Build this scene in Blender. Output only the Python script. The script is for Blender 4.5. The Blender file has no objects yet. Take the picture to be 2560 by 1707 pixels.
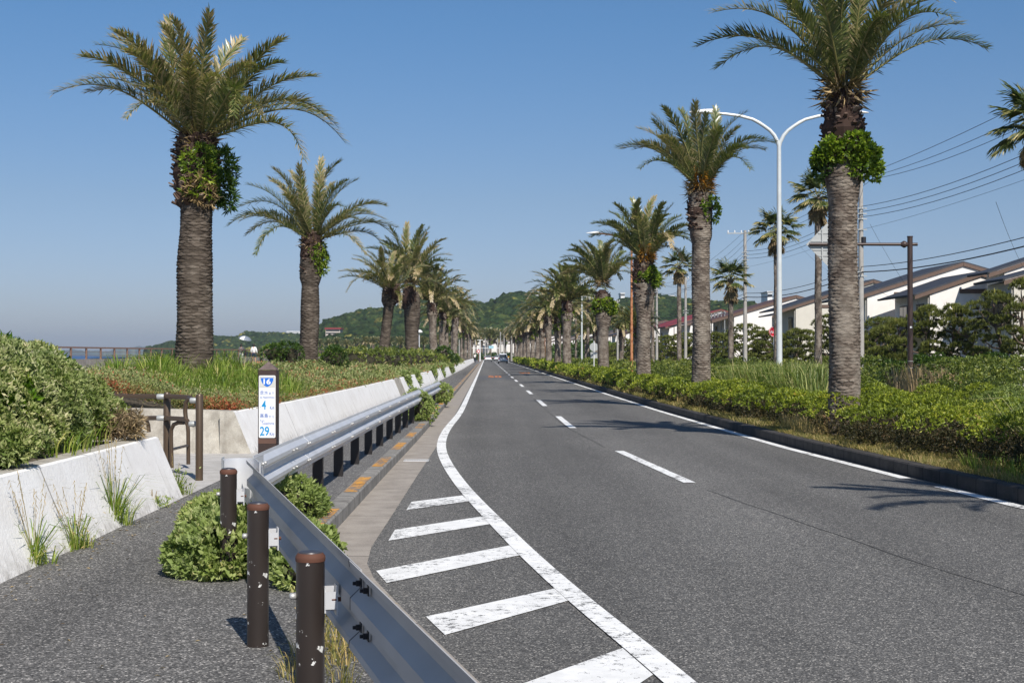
import bpy, math, random
import numpy as np
from mathutils import Vector, Matrix
R=math.radians; PI=math.pi
S=bpy.context.scene; COL=S.collection
# ---------------- camera, sky, sun, exposure ----------------
F=3556.0; H=1.70; YAW=R(1.031); PITCH=R(0.524)
cd=bpy.data.cameras.new("camera"); cam=bpy.data.objects.new("camera",cd); COL.objects.link(cam)
cam.location=(0,0,H); cam.rotation_euler=(R(90)+PITCH,0,-YAW)
cd.sensor_width=36; cd.lens=50.0; cd.clip_start=0.1; cd.clip_end=40000
S.camera=cam
SUN_EL=R(43); SUN_DIR=Vector((0.31*math.cos(SUN_EL),-0.951*math.cos(SUN_EL),math.sin(SUN_EL))).normalized()
w=bpy.data.worlds.new("World"); S.world=w; w.use_nodes=True
nt=w.node_tree; bg=nt.nodes["Background"]; sky=nt.nodes.new("ShaderNodeTexSky")
sky.sky_type='NISHITA'; sky.sun_disc=False; sky.sun_elevation=SUN_EL
sky.sun_rotation=math.atan2(SUN_DIR.x,SUN_DIR.y); sky.altitude=0; sky.air_density=1.0; sky.dust_density=0.5; sky.ozone_density=4.0
tcw=nt.nodes.new('ShaderNodeTexCoord'); sxw=nt.nodes.new('ShaderNodeSeparateXYZ'); rw_=nt.nodes.new('ShaderNodeValToRGB'); mw=nt.nodes.new('ShaderNodeMixRGB'); mw.blend_type='MULTIPLY'; mw.inputs[0].default_value=1
e_=rw_.color_ramp.elements; e_.new(.052); e_.new(.107)
for q_,(p_,c_) in zip(e_,((0,(.68,.70,.92,1)),(.052,(.66,.69,.885,1)),(.107,(.638,.678,.80,1)),(.23,(.51,.715,.87,1)))): q_.position=p_; q_.color=c_
nt.links.new(tcw.outputs['Generated'],sxw.inputs[0]); nt.links.new(sxw.outputs[2],rw_.inputs[0]); nt.links.new(sky.outputs[0],mw.inputs[1]); nt.links.new(rw_.outputs[0],mw.inputs[2])
nt.links.new(mw.outputs[0],bg.inputs[0]); bg.inputs[1].default_value=0.092
sl=bpy.data.lights.new("sun",'SUN'); sl.energy=4.9; sl.angle=R(0.53); sl.color=(1,0.95,0.88)
so=bpy.data.objects.new("sun",sl); COL.objects.link(so); so.rotation_euler=SUN_DIR.to_track_quat('Z','Y').to_euler(); so.location=(30,-80,90)
S.view_settings.view_transform='Standard'; S.view_settings.look='None'; S.view_settings.exposure=0.22; S.view_settings.gamma=1
try:
    S.cycles.max_bounces=8; S.cycles.transparent_max_bounces=8; S.cycles.volume_bounces=0; S.cycles.use_denoising=True
except Exception: pass
# ---------------- pixel helpers (photograph pixels 2560 x 1707) ----------------
_f=Vector((math.sin(YAW)*math.cos(PITCH),math.cos(YAW)*math.cos(PITCH),math.sin(PITCH)))
_r=Vector((math.cos(YAW),-math.sin(YAW),0)); _u=_r.cross(_f)
def ray(x,y): return _f*F+_r*(x-1280)-_u*(y-853.5)
def at(x,y,Y):
    d=ray(x,y); return Vector((0,0,H))+d*(Y/d.y)
def on(x,y,z=0.0):
    d=ray(x,y); return Vector((0,0,H))+d*((z-H)/d.z)
rng=np.random.default_rng(7); random.seed(7)
def U(a,b): return random.uniform(a,b)
# ---------------- objects ----------------
def tag(o,label=None,cat=None,group=None,kind=None):
    if label: o["label"]=label
    if cat: o["category"]=cat
    if group: o["group"]=group
    if kind: o["kind"]=kind
    return o
def link(o,parent=None):
    COL.objects.link(o)
    if parent: o.parent=parent
    return o
def empty(name,loc=(0,0,0),rz=0.0):
    o=bpy.data.objects.new(name,None); o.empty_display_size=0.3; COL.objects.link(o); o.location=loc; o.rotation_euler=(0,0,rz); return o
def copy_tree(o,parent=None):
    c=o.copy(); COL.objects.link(c); c.parent=parent
    for ch in list(o.children): copy_tree(ch,c)
    return c
class MB:
    def __init__(s): s.v=[]; s.f=[]; s.m=[]; s.a=[]
    def add(s,vs,fs,mi=0,a=None):
        b=len(s.v); s.v+= [tuple(p) for p in vs]
        for f in fs: s.f.append([b+i for i in f]); s.m.append(mi); s.a.append(random.random() if a is None else a)
        return s
    def box(s,c,d,rz=0,mi=0,rx=0,ry=0):
        M=Matrix.Rotation(rz,3,'Z')@Matrix.Rotation(rx,3,'X')@Matrix.Rotation(ry,3,'Y'); c=Vector(c)
        vs=[c+M@Vector((x*d[0]/2,y*d[1]/2,z*d[2]/2)) for x in(-1,1) for y in(-1,1) for z in(-1,1)]
        return s.add(vs,[(0,1,3,2),(4,6,7,5),(0,4,5,1),(2,3,7,6),(0,2,6,4),(1,5,7,3)],mi)
    def bevbox(s,c,d,b,mi=0):   # box with bevelled vertical edges and top
        x,y,z=d[0]/2,d[1]/2,d[2]/2
        def ring(dx,dy,zz): 
            X=x-dx;Y=y-dx
            return [(c[0]+px,c[1]+py,c[2]+zz) for px,py in ((X,Y-b),(X-b,Y),(-X+b,Y),(-X,Y-b),(-X,-Y+b),(-X+b,-Y),(X-b,-Y),(X,-Y+b))]
        rs=[ring(0,0,-z),ring(0,0,z-b),ring(b,b,z)]
        vs=sum(rs,[]); fs=[]
        for k in range(2):
            for i in range(8): j=(i+1)%8; fs.append((k*8+i,k*8+j,k*8+8+j,k*8+8+i))
        fs.append(tuple(range(16,24))); fs.append(tuple(range(7,-1,-1)))
        return s.add(vs,fs,mi)
    def tube(s,pts,rad,n=10,mi=0,cap=True,a=None):
        pts=[Vector(p) for p in pts]; k=len(pts)
        if not hasattr(rad,'__len__'): rad=[rad]*k
        vs=[]; t0=(pts[1]-pts[0]).normalized(); up=Vector((0,0,1)) if abs(t0.z)<.9 else Vector((1,0,0))
        nx=t0.cross(up).normalized(); ny=nx.cross(t0)
        for i,p in enumerate(pts):
            t=(pts[min(i+1,k-1)]-pts[max(i-1,0)]).normalized()
            nx=(nx-t*nx.dot(t)).normalized(); ny=t.cross(nx)
            for j in range(n):
                an=2*PI*j/n; vs.append(p+(nx*math.cos(an)+ny*math.sin(an))*rad[i])
        fs=[(i*n+j,i*n+(j+1)%n,(i+1)*n+(j+1)%n,(i+1)*n+j) for i in range(k-1) for j in range(n)]
        if cap: fs+= [tuple(range(n-1,-1,-1)),tuple((k-1)*n+j for j in range(n))]
        return s.add(vs,fs,mi,a)
    def cyl(s,p,q,r,n=16,mi=0): return s.tube([p,q],r,n,mi)
    def lathe(s,prof,c=(0,0,0),n=24,mi=0):
        vs=[(c[0]+r*math.cos(2*PI*j/n),c[1]+r*math.sin(2*PI*j/n),c[2]+z) for r,z in prof for j in range(n)]; k=len(prof)
        fs=[(i*n+j,i*n+(j+1)%n,(i+1)*n+(j+1)%n,(i+1)*n+j) for i in range(k-1) for j in range(n)]
        fs+= [tuple(range(n-1,-1,-1)),tuple((k-1)*n+j for j in range(n))]
        return s.add(vs,fs,mi)
    def prism(s,poly,d,mi=0):   # poly: 3D points (one plane), d: extrusion vector
        d=Vector(d); n=len(poly); P=[Vector(p) for p in poly]
        vs=P+[p+d for p in P]
        return s.add(vs,[tuple(range(n-1,-1,-1)),tuple(range(n,2*n))]+[(i,(i+1)%n,n+(i+1)%n,n+i) for i in range(n)],mi)
    def sweep(s,path,prof,mi=0,closed=True,cap=True):  # path: list (x,y,z); prof: list (off right, up)
        k=len(path); n=len(prof); vs=[]
        P=[Vector(p) for p in path]
        for i,p in enumerate(P):
            t=(P[min(i+1,k-1)]-P[max(i-1,0)]); t.z=0; t.normalize(); r=Vector((t.y,-t.x,0))
            for o,u in prof: vs.append(p+r*o+Vector((0,0,u)))
        m=n if closed else n-1
        fs=[(i*n+j,i*n+(j+1)%n,(i+1)*n+(j+1)%n,(i+1)*n+j) for i in range(k-1) for j in range(m)]
        if cap and closed: fs+= [tuple(range(n)),tuple((k-1)*n+j for j in range(n-1,-1,-1))]
        return s.add(vs,fs,mi)
    def build(s,name,mats,parent=None,smooth=False,loc=None):
        me=bpy.data.meshes.new(name); me.from_pydata(s.v,[],s.f)
        if not isinstance(mats,(list,tuple)): mats=[mats]
        for m in mats: me.materials.append(m)
        me.polygons.foreach_set('material_index',s.m)
        if smooth: me.polygons.foreach_set('use_smooth',[True]*len(s.f)); 
        at_=me.attributes.new('v','FLOAT','FACE'); at_.data.foreach_set('value',s.a)
        me.update()
        if smooth=='auto':
            try: me.set_sharp_from_angle(angle=R(35))
            except Exception: pass
        o=bpy.data.objects.new(name,me)
        if loc: o.location=loc
        return link(o,parent)
def mesh_np(name,V,Fc,mats,v=None,mi=None,parent=None,smooth=False):
    V=np.asarray(V,np.float32).reshape(-1,3); Fc=np.asarray(Fc,np.int32); n,k=Fc.shape
    me=bpy.data.meshes.new(name); me.vertices.add(len(V)); me.vertices.foreach_set('co',V.ravel())
    me.loops.add(n*k); me.loops.foreach_set('vertex_index',Fc.ravel())
    me.polygons.add(n); me.polygons.foreach_set('loop_start',np.arange(0,n*k,k,dtype=np.int32)); me.polygons.foreach_set('loop_total',np.full(n,k,np.int32))
    if not isinstance(mats,(list,tuple)): mats=[mats]
    for m in mats: me.materials.append(m)
    if mi is not None: me.polygons.foreach_set('material_index',np.asarray(mi,np.int32))
    if smooth: me.polygons.foreach_set('use_smooth',np.ones(n,bool))
    me.update(calc_edges=True)
    a=me.attributes.new('v','FLOAT','FACE'); a.data.foreach_set('value',np.asarray(v if v is not None else rng.random(n),np.float32))
    o=bpy.data.objects.new(name,me); return link(o,parent)
# ---------------- materials ----------------
class NT:
    def __init__(s,name):
        s.m=bpy.data.materials.new(name); s.m.use_nodes=True; s.t=s.m.node_tree; s.b=s.t.nodes['Principled BSDF']; s.out=s.t.nodes['Material Output']
        s.tc=s.t.nodes.new('ShaderNodeTexCoord')
    def n(s,typ,**kw):
        x=s.t.nodes.new('ShaderNode'+typ)
        for k,v in kw.items():
            if k.startswith('i_'): 
                key=k[2:]; key=int(key) if key.isdigit() else key.replace('_',' ')
                x.inputs[key].default_value=v
            else: setattr(x,k,v)
        return x
    def l(s,a,b): s.t.links.new(a,b)
    def noise(s,sc,det=3,rough=.55,vec=None,st=None):
        x=s.n('TexNoise',i_Scale=sc,i_Detail=det,i_Roughness=rough); v=vec or s.tc.outputs['Object']
        if st:
            mp=s.n('Mapping'); mp.inputs['Scale'].default_value=st; s.l(v,mp.inputs[0]); v=mp.outputs[0]
        s.l(v,x.inputs['Vector']); return x.outputs['Fac']
    def ramp(s,fac,stops,interp='LINEAR'):
        x=s.n('ValToRGB'); x.color_ramp.interpolation=interp; e=x.color_ramp.elements
        while len(e)<len(stops): e.new(.5)
        for el,(p,c) in zip(e,stops):
            el.position=p; el.color=(c[0],c[1],c[2],1) if hasattr(c,'__len__') else (c,c,c,1)
        s.l(fac,x.inputs[0]); return x.outputs[0]
    def mix(s,fac,a,b,typ='MIX'):
        x=s.n('MixRGB',blend_type=typ)
        for i,q in ((0,fac),(1,a),(2,b)):
            if hasattr(q,'is_output'): s.l(q,x.inputs[i])
            elif i==0: x.inputs[0].default_value=q
            else: x.inputs[i].default_value=(q[0],q[1],q[2],1)
        return x.outputs[0]
    def bump(s,h,st=.3,dist=.01):
        x=s.n('Bump',i_Strength=st,i_Distance=dist); s.l(h,x.inputs['Height']); s.l(x.outputs[0],s.b.inputs['Normal'])
    def set(s,base=None,rough=None,metal=None,spec=None):
        for k,q in (('Base Color',base),('Roughness',rough),('Metallic',metal),('Specular IOR Level',spec)):
            if q is None: continue
            if hasattr(q,'is_output'): s.l(q,s.b.inputs[k])
            elif k=='Base Color': s.b.inputs[k].default_value=(q[0],q[1],q[2],1)
            else: s.b.inputs[k].default_value=q
        return s.m
def plain(name,c,rough=.6,metal=0,var=.25,sc=6,bump=0):
    t=NT(name); n=t.noise(sc,4); c2=[x*(1-var) for x in c]; t.set(t.ramp(n,[(.3,c2),(.7,c)]),rough,metal)
    if bump: t.bump(t.noise(sc*8,3),bump,.01)
    return t.m
def leafmat(name,stops,trans=.3,rough=.45,spec=.35,big=None):
    t=NT(name); a=t.n('Attribute',attribute_name='v',attribute_type='GEOMETRY')
    c=t.ramp(a.outputs['Fac'],stops)
    n=t.noise(1.3 if big is None else big,2); c=t.mix(t.ramp(n,[(.35,0),(.65,.45)]),c,t.mix(1.0,c,(1.25,1.12,.7),'MULTIPLY'))
    t.set(c,rough,0,spec)
    tr=t.n('BsdfTranslucent'); t.l(t.mix(1.0,c,(1.3,1.5,.7),'MULTIPLY'),tr.inputs[0])
    mx=t.n('MixShader',i_0=trans); t.l(t.b.outputs[0],mx.inputs[1]); t.l(tr.outputs[0],mx.inputs[2]); t.l(mx.outputs[0],t.out.inputs[0])
    return t.m
M={}
# asphalt
def asphalt(name,lo,hi,chip,sc=1.0):
    t=NT(name); v=t.n('TexVoronoi',i_Scale=112*sc); t.l(t.tc.outputs['Object'],v.inputs['Vector'])
    sp=t.n('SeparateColor'); t.l(v.outputs['Color'],sp.inputs[0])
    c=t.ramp(sp.outputs[0],[(0,lo),(.55,[(a+b)/2 for a,b in zip(lo,hi)]),(.88,hi),(.985,chip)])
    big=t.ramp(t.noise(.45,4,.6,st=(1,.35,1)),[(.25,.78),(.75,1.12)]); c=t.mix(1.0,c,big,'MULTIPLY')
    mid=t.ramp(t.noise(14,3),[(.3,.82),(.7,1.15)]); c=t.mix(1.0,c,mid,'MULTIPLY')
    tr=t.ramp(t.noise(1.0,2,.5,st=(.62,.012,1)),[(.35,.80),(.5,1.0),(.65,1.12)]); c=t.mix(1.0,c,tr,'MULTIPLY')
    oil=t.ramp(t.noise(.9,3,.6,st=(1,.5,1)),[(.66,0),(.78,.35)]); c=t.mix(oil,c,(.04,.038,.035))
    t.set(c,.85,0,.3); t.bump(v.outputs['Distance'],.8,.004); return t
t=asphalt('asphalt_road',(.050,.048,.046),(.190,.183,.170),(.50,.47,.42))
# darker wheel tracks
M['road']=t.m
M['walk']=asphalt('asphalt_walk',(.046,.044,.042),(.20,.192,.18),(.52,.49,.45),.9).m
M['road2']=asphalt('asphalt_patch',(.07,.07,.072),(.14,.14,.14),(.3,.3,.3)).m
M['tar']=plain('tar_joint',(.065,.062,.058),.9,0,.5,3)
def paintmat(name,col,wear=.52,sc=16):
    t=NT(name); v=t.n('TexVoronoi',i_Scale=125); t.l(t.tc.outputs['Object'],v.inputs['Vector'])
    sp=t.n('SeparateColor'); t.l(v.outputs['Color'],sp.inputs[0])
    asp=t.ramp(sp.outputs[0],[(0,(.10,.10,.098)),(1,(.24,.235,.225))])
    n=t.noise(sc,6,.72); n2=t.noise(1.1,3,.6); n3=t.noise(130,2,.5)
    s1=t.n('Math',operation='MULTIPLY_ADD'); s1.inputs[1].default_value=.55; t.l(n2,s1.inputs[0]); t.l(n,s1.inputs[2])
    s2=t.n('Math',operation='MULTIPLY_ADD'); s2.inputs[1].default_value=.35; t.l(n3,s2.inputs[0]); t.l(s1.outputs[0],s2.inputs[2])
    f=t.ramp(s2.outputs[0],[(wear+.26,0),(wear+.30,1)])
    dirt=t.ramp(t.noise(5,5,.6),[(.3,[x*.8 for x in col]),(.65,col)])
    t.set(t.mix(f,asp,dirt),.7,0,.3); t.bump(f,.35,.003); return t.m
M['paint']=paintmat('road_paint_white',(.86,.85,.82),.575)
M['paint_worn']=paintmat('road_paint_worn',(.84,.83,.80),.575)
M['yellow']=paintmat('kerb_paint_yellow',(.62,.30,.055),.64,14)
M['orange']=paintmat('road_paint_orange',(.62,.20,.05),.5,3)
def concrete(name,c,dark,joint=0,streak=.5,axis=1,jl=.6):
    t=NT(name); n=t.noise(3.5,6,.65); col=t.ramp(n,[(.28,dark),(.62,c)])
    st=t.noise(7,4,.6,st=(1,1,.12)); col=t.mix(t.ramp(st,[(.55,0),(.8,streak)]),col,[x*.35 for x in c])
    sp=t.noise(60,3); col=t.mix(1,col,t.ramp(sp,[(.3,.85),(.7,1.1)]),'MULTIPLY')
    if joint:
        xyz=t.n('SeparateXYZ'); t.l(t.tc.outputs['Object'],xyz.inputs[0])
        m=t.n('Math',operation='MODULO'); m.inputs[1].default_value=jl; ad=t.n('Math',operation='ADD'); ad.inputs[1].default_value=600.0
        t.l(xyz.outputs[axis],ad.inputs[0]); t.l(ad.outputs[0],m.inputs[0])
        f=t.ramp(m.outputs[0],[(0,1),(.018,1),(.022,0)],'LINEAR'); col=t.mix(f,col,[x*.3 for x in dark])
    t.set(col,.85,0,.25); t.bump(t.noise(45,4),.25,.01); return t.m
M['kerb']=concrete('kerb_concrete',(.30,.285,.26),(.15,.14,.125),1,.75)
M['kerb_dark']=concrete('kerb_dark',(.075,.068,.062),(.035,.032,.03),1)
M['gutter']=concrete('gutter_concrete',(.36,.32,.275),(.24,.21,.18),1,.25,jl=3.0)
M['apron']=concrete('apron_concrete',(.50,.475,.44),(.36,.34,.31),0,.15)
M['stained']=concrete('stained_concrete',(.46,.43,.37),(.25,.22,.18),0,.7)
M['seawall']=concrete('seawall_concrete',(.34,.31,.28),(.20,.18,.16),1,.5,jl=10.0)
t=NT('wall_whitewash'); n=t.noise(2.2,6,.6); c=t.ramp(n,[(.25,(.76,.73,.69)),(.6,(.87,.85,.82))])
st=t.noise(6,5,.65,st=(.6,1.4,.10)); c=t.mix(t.ramp(st,[(.60,0),(.78,.6)]),c,(.42,.39,.34))
xyz=t.n('SeparateXYZ'); t.l(t.tc.outputs['Object'],xyz.inputs[0])
mr=t.n('MapRange',i_1=.15,i_2=.34,i_3=1.0,i_4=0.0); t.l(xyz.outputs[2],mr.inputs[0])
mu=t.n('Math',operation='MULTIPLY'); t.l(mr.outputs[0],mu.inputs[0]); t.l(t.ramp(t.noise(9,5,.7),[(.4,0),(.62,.7)]),mu.inputs[1])
c=t.mix(mu.outputs[0],c,(.30,.28,.25))
md=t.n('Math',operation='MODULO'); md.inputs[1].default_value=5.0; ad=t.n('Math',operation='ADD'); ad.inputs[1].default_value=603.6; t.l(xyz.outputs[1],ad.inputs[0]); t.l(ad.outputs[0],md.inputs[0])
c=t.mix(t.ramp(md.outputs[0],[(0,.8),(.02,.8),(.03,0)]),c,(.25,.23,.20))
dr=t.noise(3.2,5,.7,st=(.5,3.0,.06)); c=t.mix(t.ramp(dr,[(.62,0),(.70,.5)]),c,(.33,.32,.27)); t.set(c,.8,0,.25); t.bump(t.noise(30,5,.65),.5,.012); M['white_wall']=t.m
def metal(name,c,rough,metal_,chips=None,rust=None):
    t=NT(name); n=t.noise(2.5,4); col=t.ramp(n,[(.3,[x*.85 for x in c]),(.7,c)])
    if rust: col=t.mix(t.ramp(t.noise(5,6,.7),[(rust,0),(rust+.06,1)]),col,(.26,.085,.03))
    if chips: col=t.mix(t.ramp(t.noise(15,5,.62),[(chips,0),(chips+.015,1)]),col,(.75,.74,.70))
    t.set(col,rough,metal_,.5); return t.m
M['galv']=metal('galvanised_steel',(.70,.70,.71),.45,.35)
M['galv2']=metal('galvanised_back',(.47,.455,.44),.62,.08,rust=.70)
M['post_b']=metal('brown_post',(.035,.026,.022),.42,.2,chips=.635,rust=.66)
M['post_bd']=metal('dark_brown_post',(.022,.018,.017),.5,.2,rust=.70)
M['rust']=metal('rusty_cap',(.115,.045,.026),.8,.1)
M['captop']=metal('cap_top',(.07,.065,.07),.4,.3,rust=.62)
M['bolt']=metal('bolt_dark',(.04,.04,.045),.5,.6)
M['boltl']=metal('bolt_light',(.55,.54,.52),.5,.5)
M['bronze']=metal('bronze_pipe',(.11,.075,.048),.38,.35)
M['lamp_pole']=metal('lamp_pole_paint',(.60,.63,.63),.45,.1)
M['rust_pole']=metal('rusty_pole',(.50,.22,.10),.7,.1,rust=.5)
M['white']=plain('white_enamel',(.78,.78,.77),.35,0,.06)
M['brown']=metal('brown_signpost',(.055,.034,.028),.45,.1)
M['darkbrown']=plain('dark_brown',(.04,.03,.026),.6)
M['alu']=plain('sign_back_grey',(.42,.43,.42),.5,.3,.1)
M['concpole']=concrete('pole_concrete',(.40,.38,.35),(.30,.28,.26),0,.3)
M['glass']=plain('window_glass',(.03,.035,.04),.08,0,.2)
M['black']=plain('black_rubber',(.015,.015,.016),.7)
M['wire']=plain('cable_black',(.02,.02,.03),.6)
M['rail_brown']=metal('weathered_brown_rail',(.22,.13,.09),.6,.1,rust=.56)
M['soil']=plain('soil',(.11,.085,.055),.95,0,.4,3,.4)
M['plaster']=plain('house_plaster',(.80,.76,.71),.8,0,.07,1.5)
M['plaster2']=plain('house_plaster_cream',(.62,.58,.50),.8,0,.1,1.5)
M['fascia']=plain('fascia_brown',(.13,.08,.057),.6,0,.15)
def rooft(name,c):
    t=NT(name); wv=t.n('TexWave',i_Scale=1.6,i_Distortion=.2); wv.bands_direction='Y'; t.l(t.tc.outputs['Object'],wv.inputs[0])
    n=t.noise(2,4); col=t.ramp(n,[(.3,[x*.7 for x in c]),(.7,c)]); t.set(t.mix(.25,col,wv.outputs[0],'MULTIPLY'),.6,0,.4); t.bump(wv.outputs[0],.4,.03); return t.m
M['roof']=rooft('roof_dark',(.055,.058,.068)); M['roof_red']=rooft('roof_red',(.26,.035,.04)); M['roof_brown']=rooft('roof_brown',(.13,.07,.055))
# foliage
M['leaf_palm']=leafmat('palm_leaflets',[(0,(.055,.080,.028)),(.32,(.115,.145,.048)),(.52,(.21,.22,.085)),(.68,(.31,.26,.14)),(1,(.45,.36,.24))],.22,.34,.65)
M['rachis']=plain('palm_rachis',(.23,.21,.07),.5,0,.3,3)
M['palm_dry']=leafmat('palm_dry_leaves',[(0,(.10,.07,.045)),(.5,(.26,.19,.11)),(1,(.52,.40,.25))],.2,.7,.2)
t=NT('palm_trunk'); a=t.n('Attribute',attribute_name='v',attribute_type='GEOMETRY')
c=t.ramp(a.outputs['Fac'],[(0,(.055,.042,.034)),(.5,(.125,.10,.080)),(.85,(.21,.172,.14)),(1,(.30,.26,.215))])
c=t.mix(t.ramp(t.noise(2.3,5,.6),[(.46,0),(.62,.75)]),c,(.30,.26,.215)); c=t.mix(t.ramp(t.noise(3.1,4,.6,st=(1,1,.5)),[(.55,0),(.7,.7)]),c,(.07,.05,.042))
t.set(c,.95,0,.1); t.bump(t.noise(40,4,.6,st=(.6,.6,3)),.7,.03); M['trunk']=t.m
t=NT('palm_trunk_dark'); a=t.n('Attribute',attribute_name='v',attribute_type='GEOMETRY')
c=t.ramp(a.outputs['Fac'],[(0,(.035,.028,.023)),(.5,(.090,.072,.056)),(.85,(.15,.122,.098)),(1,(.22,.185,.15))])
c=t.mix(t.ramp(t.noise(2.1,5,.6,st=(1,1,.4)),[(.46,0),(.66,.7)]),c,(.045,.035,.028)); c=t.mix(t.ramp(t.noise(2.8,4,.6),[(.6,0),(.72,.5)]),c,(.24,.205,.165))
t.set(c,.95,0,.1); t.bump(t.noise(40,4,.6,st=(.6,.6,3)),.7,.03); M['trunk_dark']=t.m
t=NT('palm_boots'); a=t.n('Attribute',attribute_name='v',attribute_type='GEOMETRY')
t.set(t.ramp(a.outputs['Fac'],[(0,(.035,.022,.018)),(.7,(.10,.065,.05)),(1,(.26,.20,.16))]),.95,0,.1); M['boots']=t.m
M['fern']=leafmat('epiphyte_leaves',[(0,(.035,.07,.010)),(.45,(.13,.21,.022)),(.8,(.33,.42,.05)),(1,(.52,.55,.10))],.35,.35,.5)
M['fern_dark']=leafmat('fern_dark',[(0,(.02,.05,.01)),(.6,(.05,.11,.015)),(1,(.20,.26,.05))],.3,.4,.4)
M['fruit']=leafmat('fruit_stalks',[(0,(.35,.16,.02)),(1,(.60,.30,.03))],.15,.6,.3)
M['fan']=leafmat('fan_leaves',[(0,(.030,.055,.015)),(.55,(.08,.11,.03)),(.8,(.25,.24,.09)),(1,(.5,.42,.22))],.25,.4,.45)
M['azalea']=leafmat('azalea_leaves',[(0,(.06,.085,.016)),(.4,(.16,.21,.022)),(.75,(.33,.38,.04)),(.93,(.48,.45,.08)),(1,(.36,.17,.08))],.3,.45,.4)
M['azalea_low']=leafmat('azalea_low',[(0,(.020,.022,.010)),(.5,(.055,.055,.022)),(.8,(.14,.105,.055)),(1,(.28,.16,.10))],.25,.5,.35)  # brownish lower leaves, darkened further to stand in for the hedge's shaded front
M['shrub']=leafmat('shrub_leaves',[(0,(.045,.07,.016)),(.4,(.12,.165,.032)),(.75,(.28,.31,.065)),(1,(.46,.42,.17))],.3,.4,.45)
M['dark_shrub']=leafmat('dark_shrub',[(0,(.015,.035,.008)),(.6,(.05,.10,.015)),(1,(.17,.26,.03))],.3,.4,.45)
M['mug']=leafmat('mugwort_leaves',[(0,(.09,.13,.035)),(.5,(.22,.29,.085)),(.85,(.38,.43,.20)),(1,(.52,.48,.24))],.3,.6,.25)
M['silver']=leafmat('silver_leaves',[(0,(.05,.085,.02)),(.35,(.15,.21,.055)),(.7,(.33,.37,.17)),(1,(.56,.52,.36))],.28,.6,.25)
M['glossy']=leafmat('glossy_leaves',[(0,(.03,.07,.01)),(.6,(.10,.20,.015)),(1,(.28,.38,.03))],.3,.3,.5)
M['pine']=leafmat('pine_needles',[(0,(.035,.052,.012)),(.55,(.12,.14,.03)),(.9,(.22,.24,.06)),(1,(.36,.31,.10))],.15,.5,.3)
M['bark']=plain('pine_bark',(.16,.115,.085),.95,0,.5,6,.5)
M['twig']=plain('twigs',(.09,.065,.045),.95,0,.5,8)
M['core']=plain('dark_leaf_core',(.045,.040,.020),1,0,.5,8)  # dark solid filler added inside foliage to stop light leaking through
M['grass']=leafmat('grass_green',[(0,(.08,.14,.02)),(.55,(.20,.30,.045)),(.85,(.34,.40,.10)),(1,(.56,.48,.24))],.35,.5,.3)
M['grass_dry']=leafmat('grass_dry',[(0,(.12,.14,.04)),(.5,(.28,.25,.10)),(1,(.52,.38,.20))],.3,.6,.2)
M['reed']=leafmat('reed_green',[(0,(.08,.12,.03)),(.55,(.19,.25,.07)),(.85,(.36,.37,.15)),(1,(.55,.46,.26))],.3,.45,.3)
M['cover']=leafmat('ground_cover',[(0,(.09,.12,.035)),(.45,(.22,.27,.10)),(.78,(.36,.37,.19)),(.93,(.42,.32,.2)),(1,(.38,.13,.08))],.25,.6,.2)
M['redcover']=leafmat('ice_plant',[(0,(.13,.16,.05)),(.45,(.24,.20,.08)),(.75,(.30,.13,.06)),(1,(.34,.09,.05))],.2,.5,.3)
# ---------------- foliage generators ----------------
def unit(v): return v/np.maximum(np.linalg.norm(v,axis=-1,keepdims=True),1e-9)
def runit(n): return unit(rng.normal(size=(n,3)))
def lump(P,sc,seed=0):
    r=np.random.default_rng(seed+11); s=np.zeros(len(P))
    for k in range(5):
        a=r.normal(size=3)*sc*(1+.5*k); s+=np.sin(P@a+r.uniform(0,6.3))/(1+.4*k)
    return s/2.6
def leaf_arrays(P,D,L,W,fold=.25,up=None):
    n=len(P); D=unit(D); Q=runit(n) if up is None else up+runit(n)*.35
    Sd=unit(np.cross(D,Q)); N=np.cross(Sd,D)
    L=np.asarray(L).reshape(-1,1)*np.ones((n,1)); W=np.asarray(W).reshape(-1,1)*np.ones((n,1))
    m=P+D*L*.5; V=np.stack([P,m+Sd*W/2+N*W*fold,P+D*L-N*L*.12,m-Sd*W/2+N*W*fold],1).reshape(-1,3)
    b=(np.arange(n)*4)[:,None]; Fc=np.concatenate([b+[0,1,2],b+[0,2,3]],1).reshape(-1,3)
    return V,Fc
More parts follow.
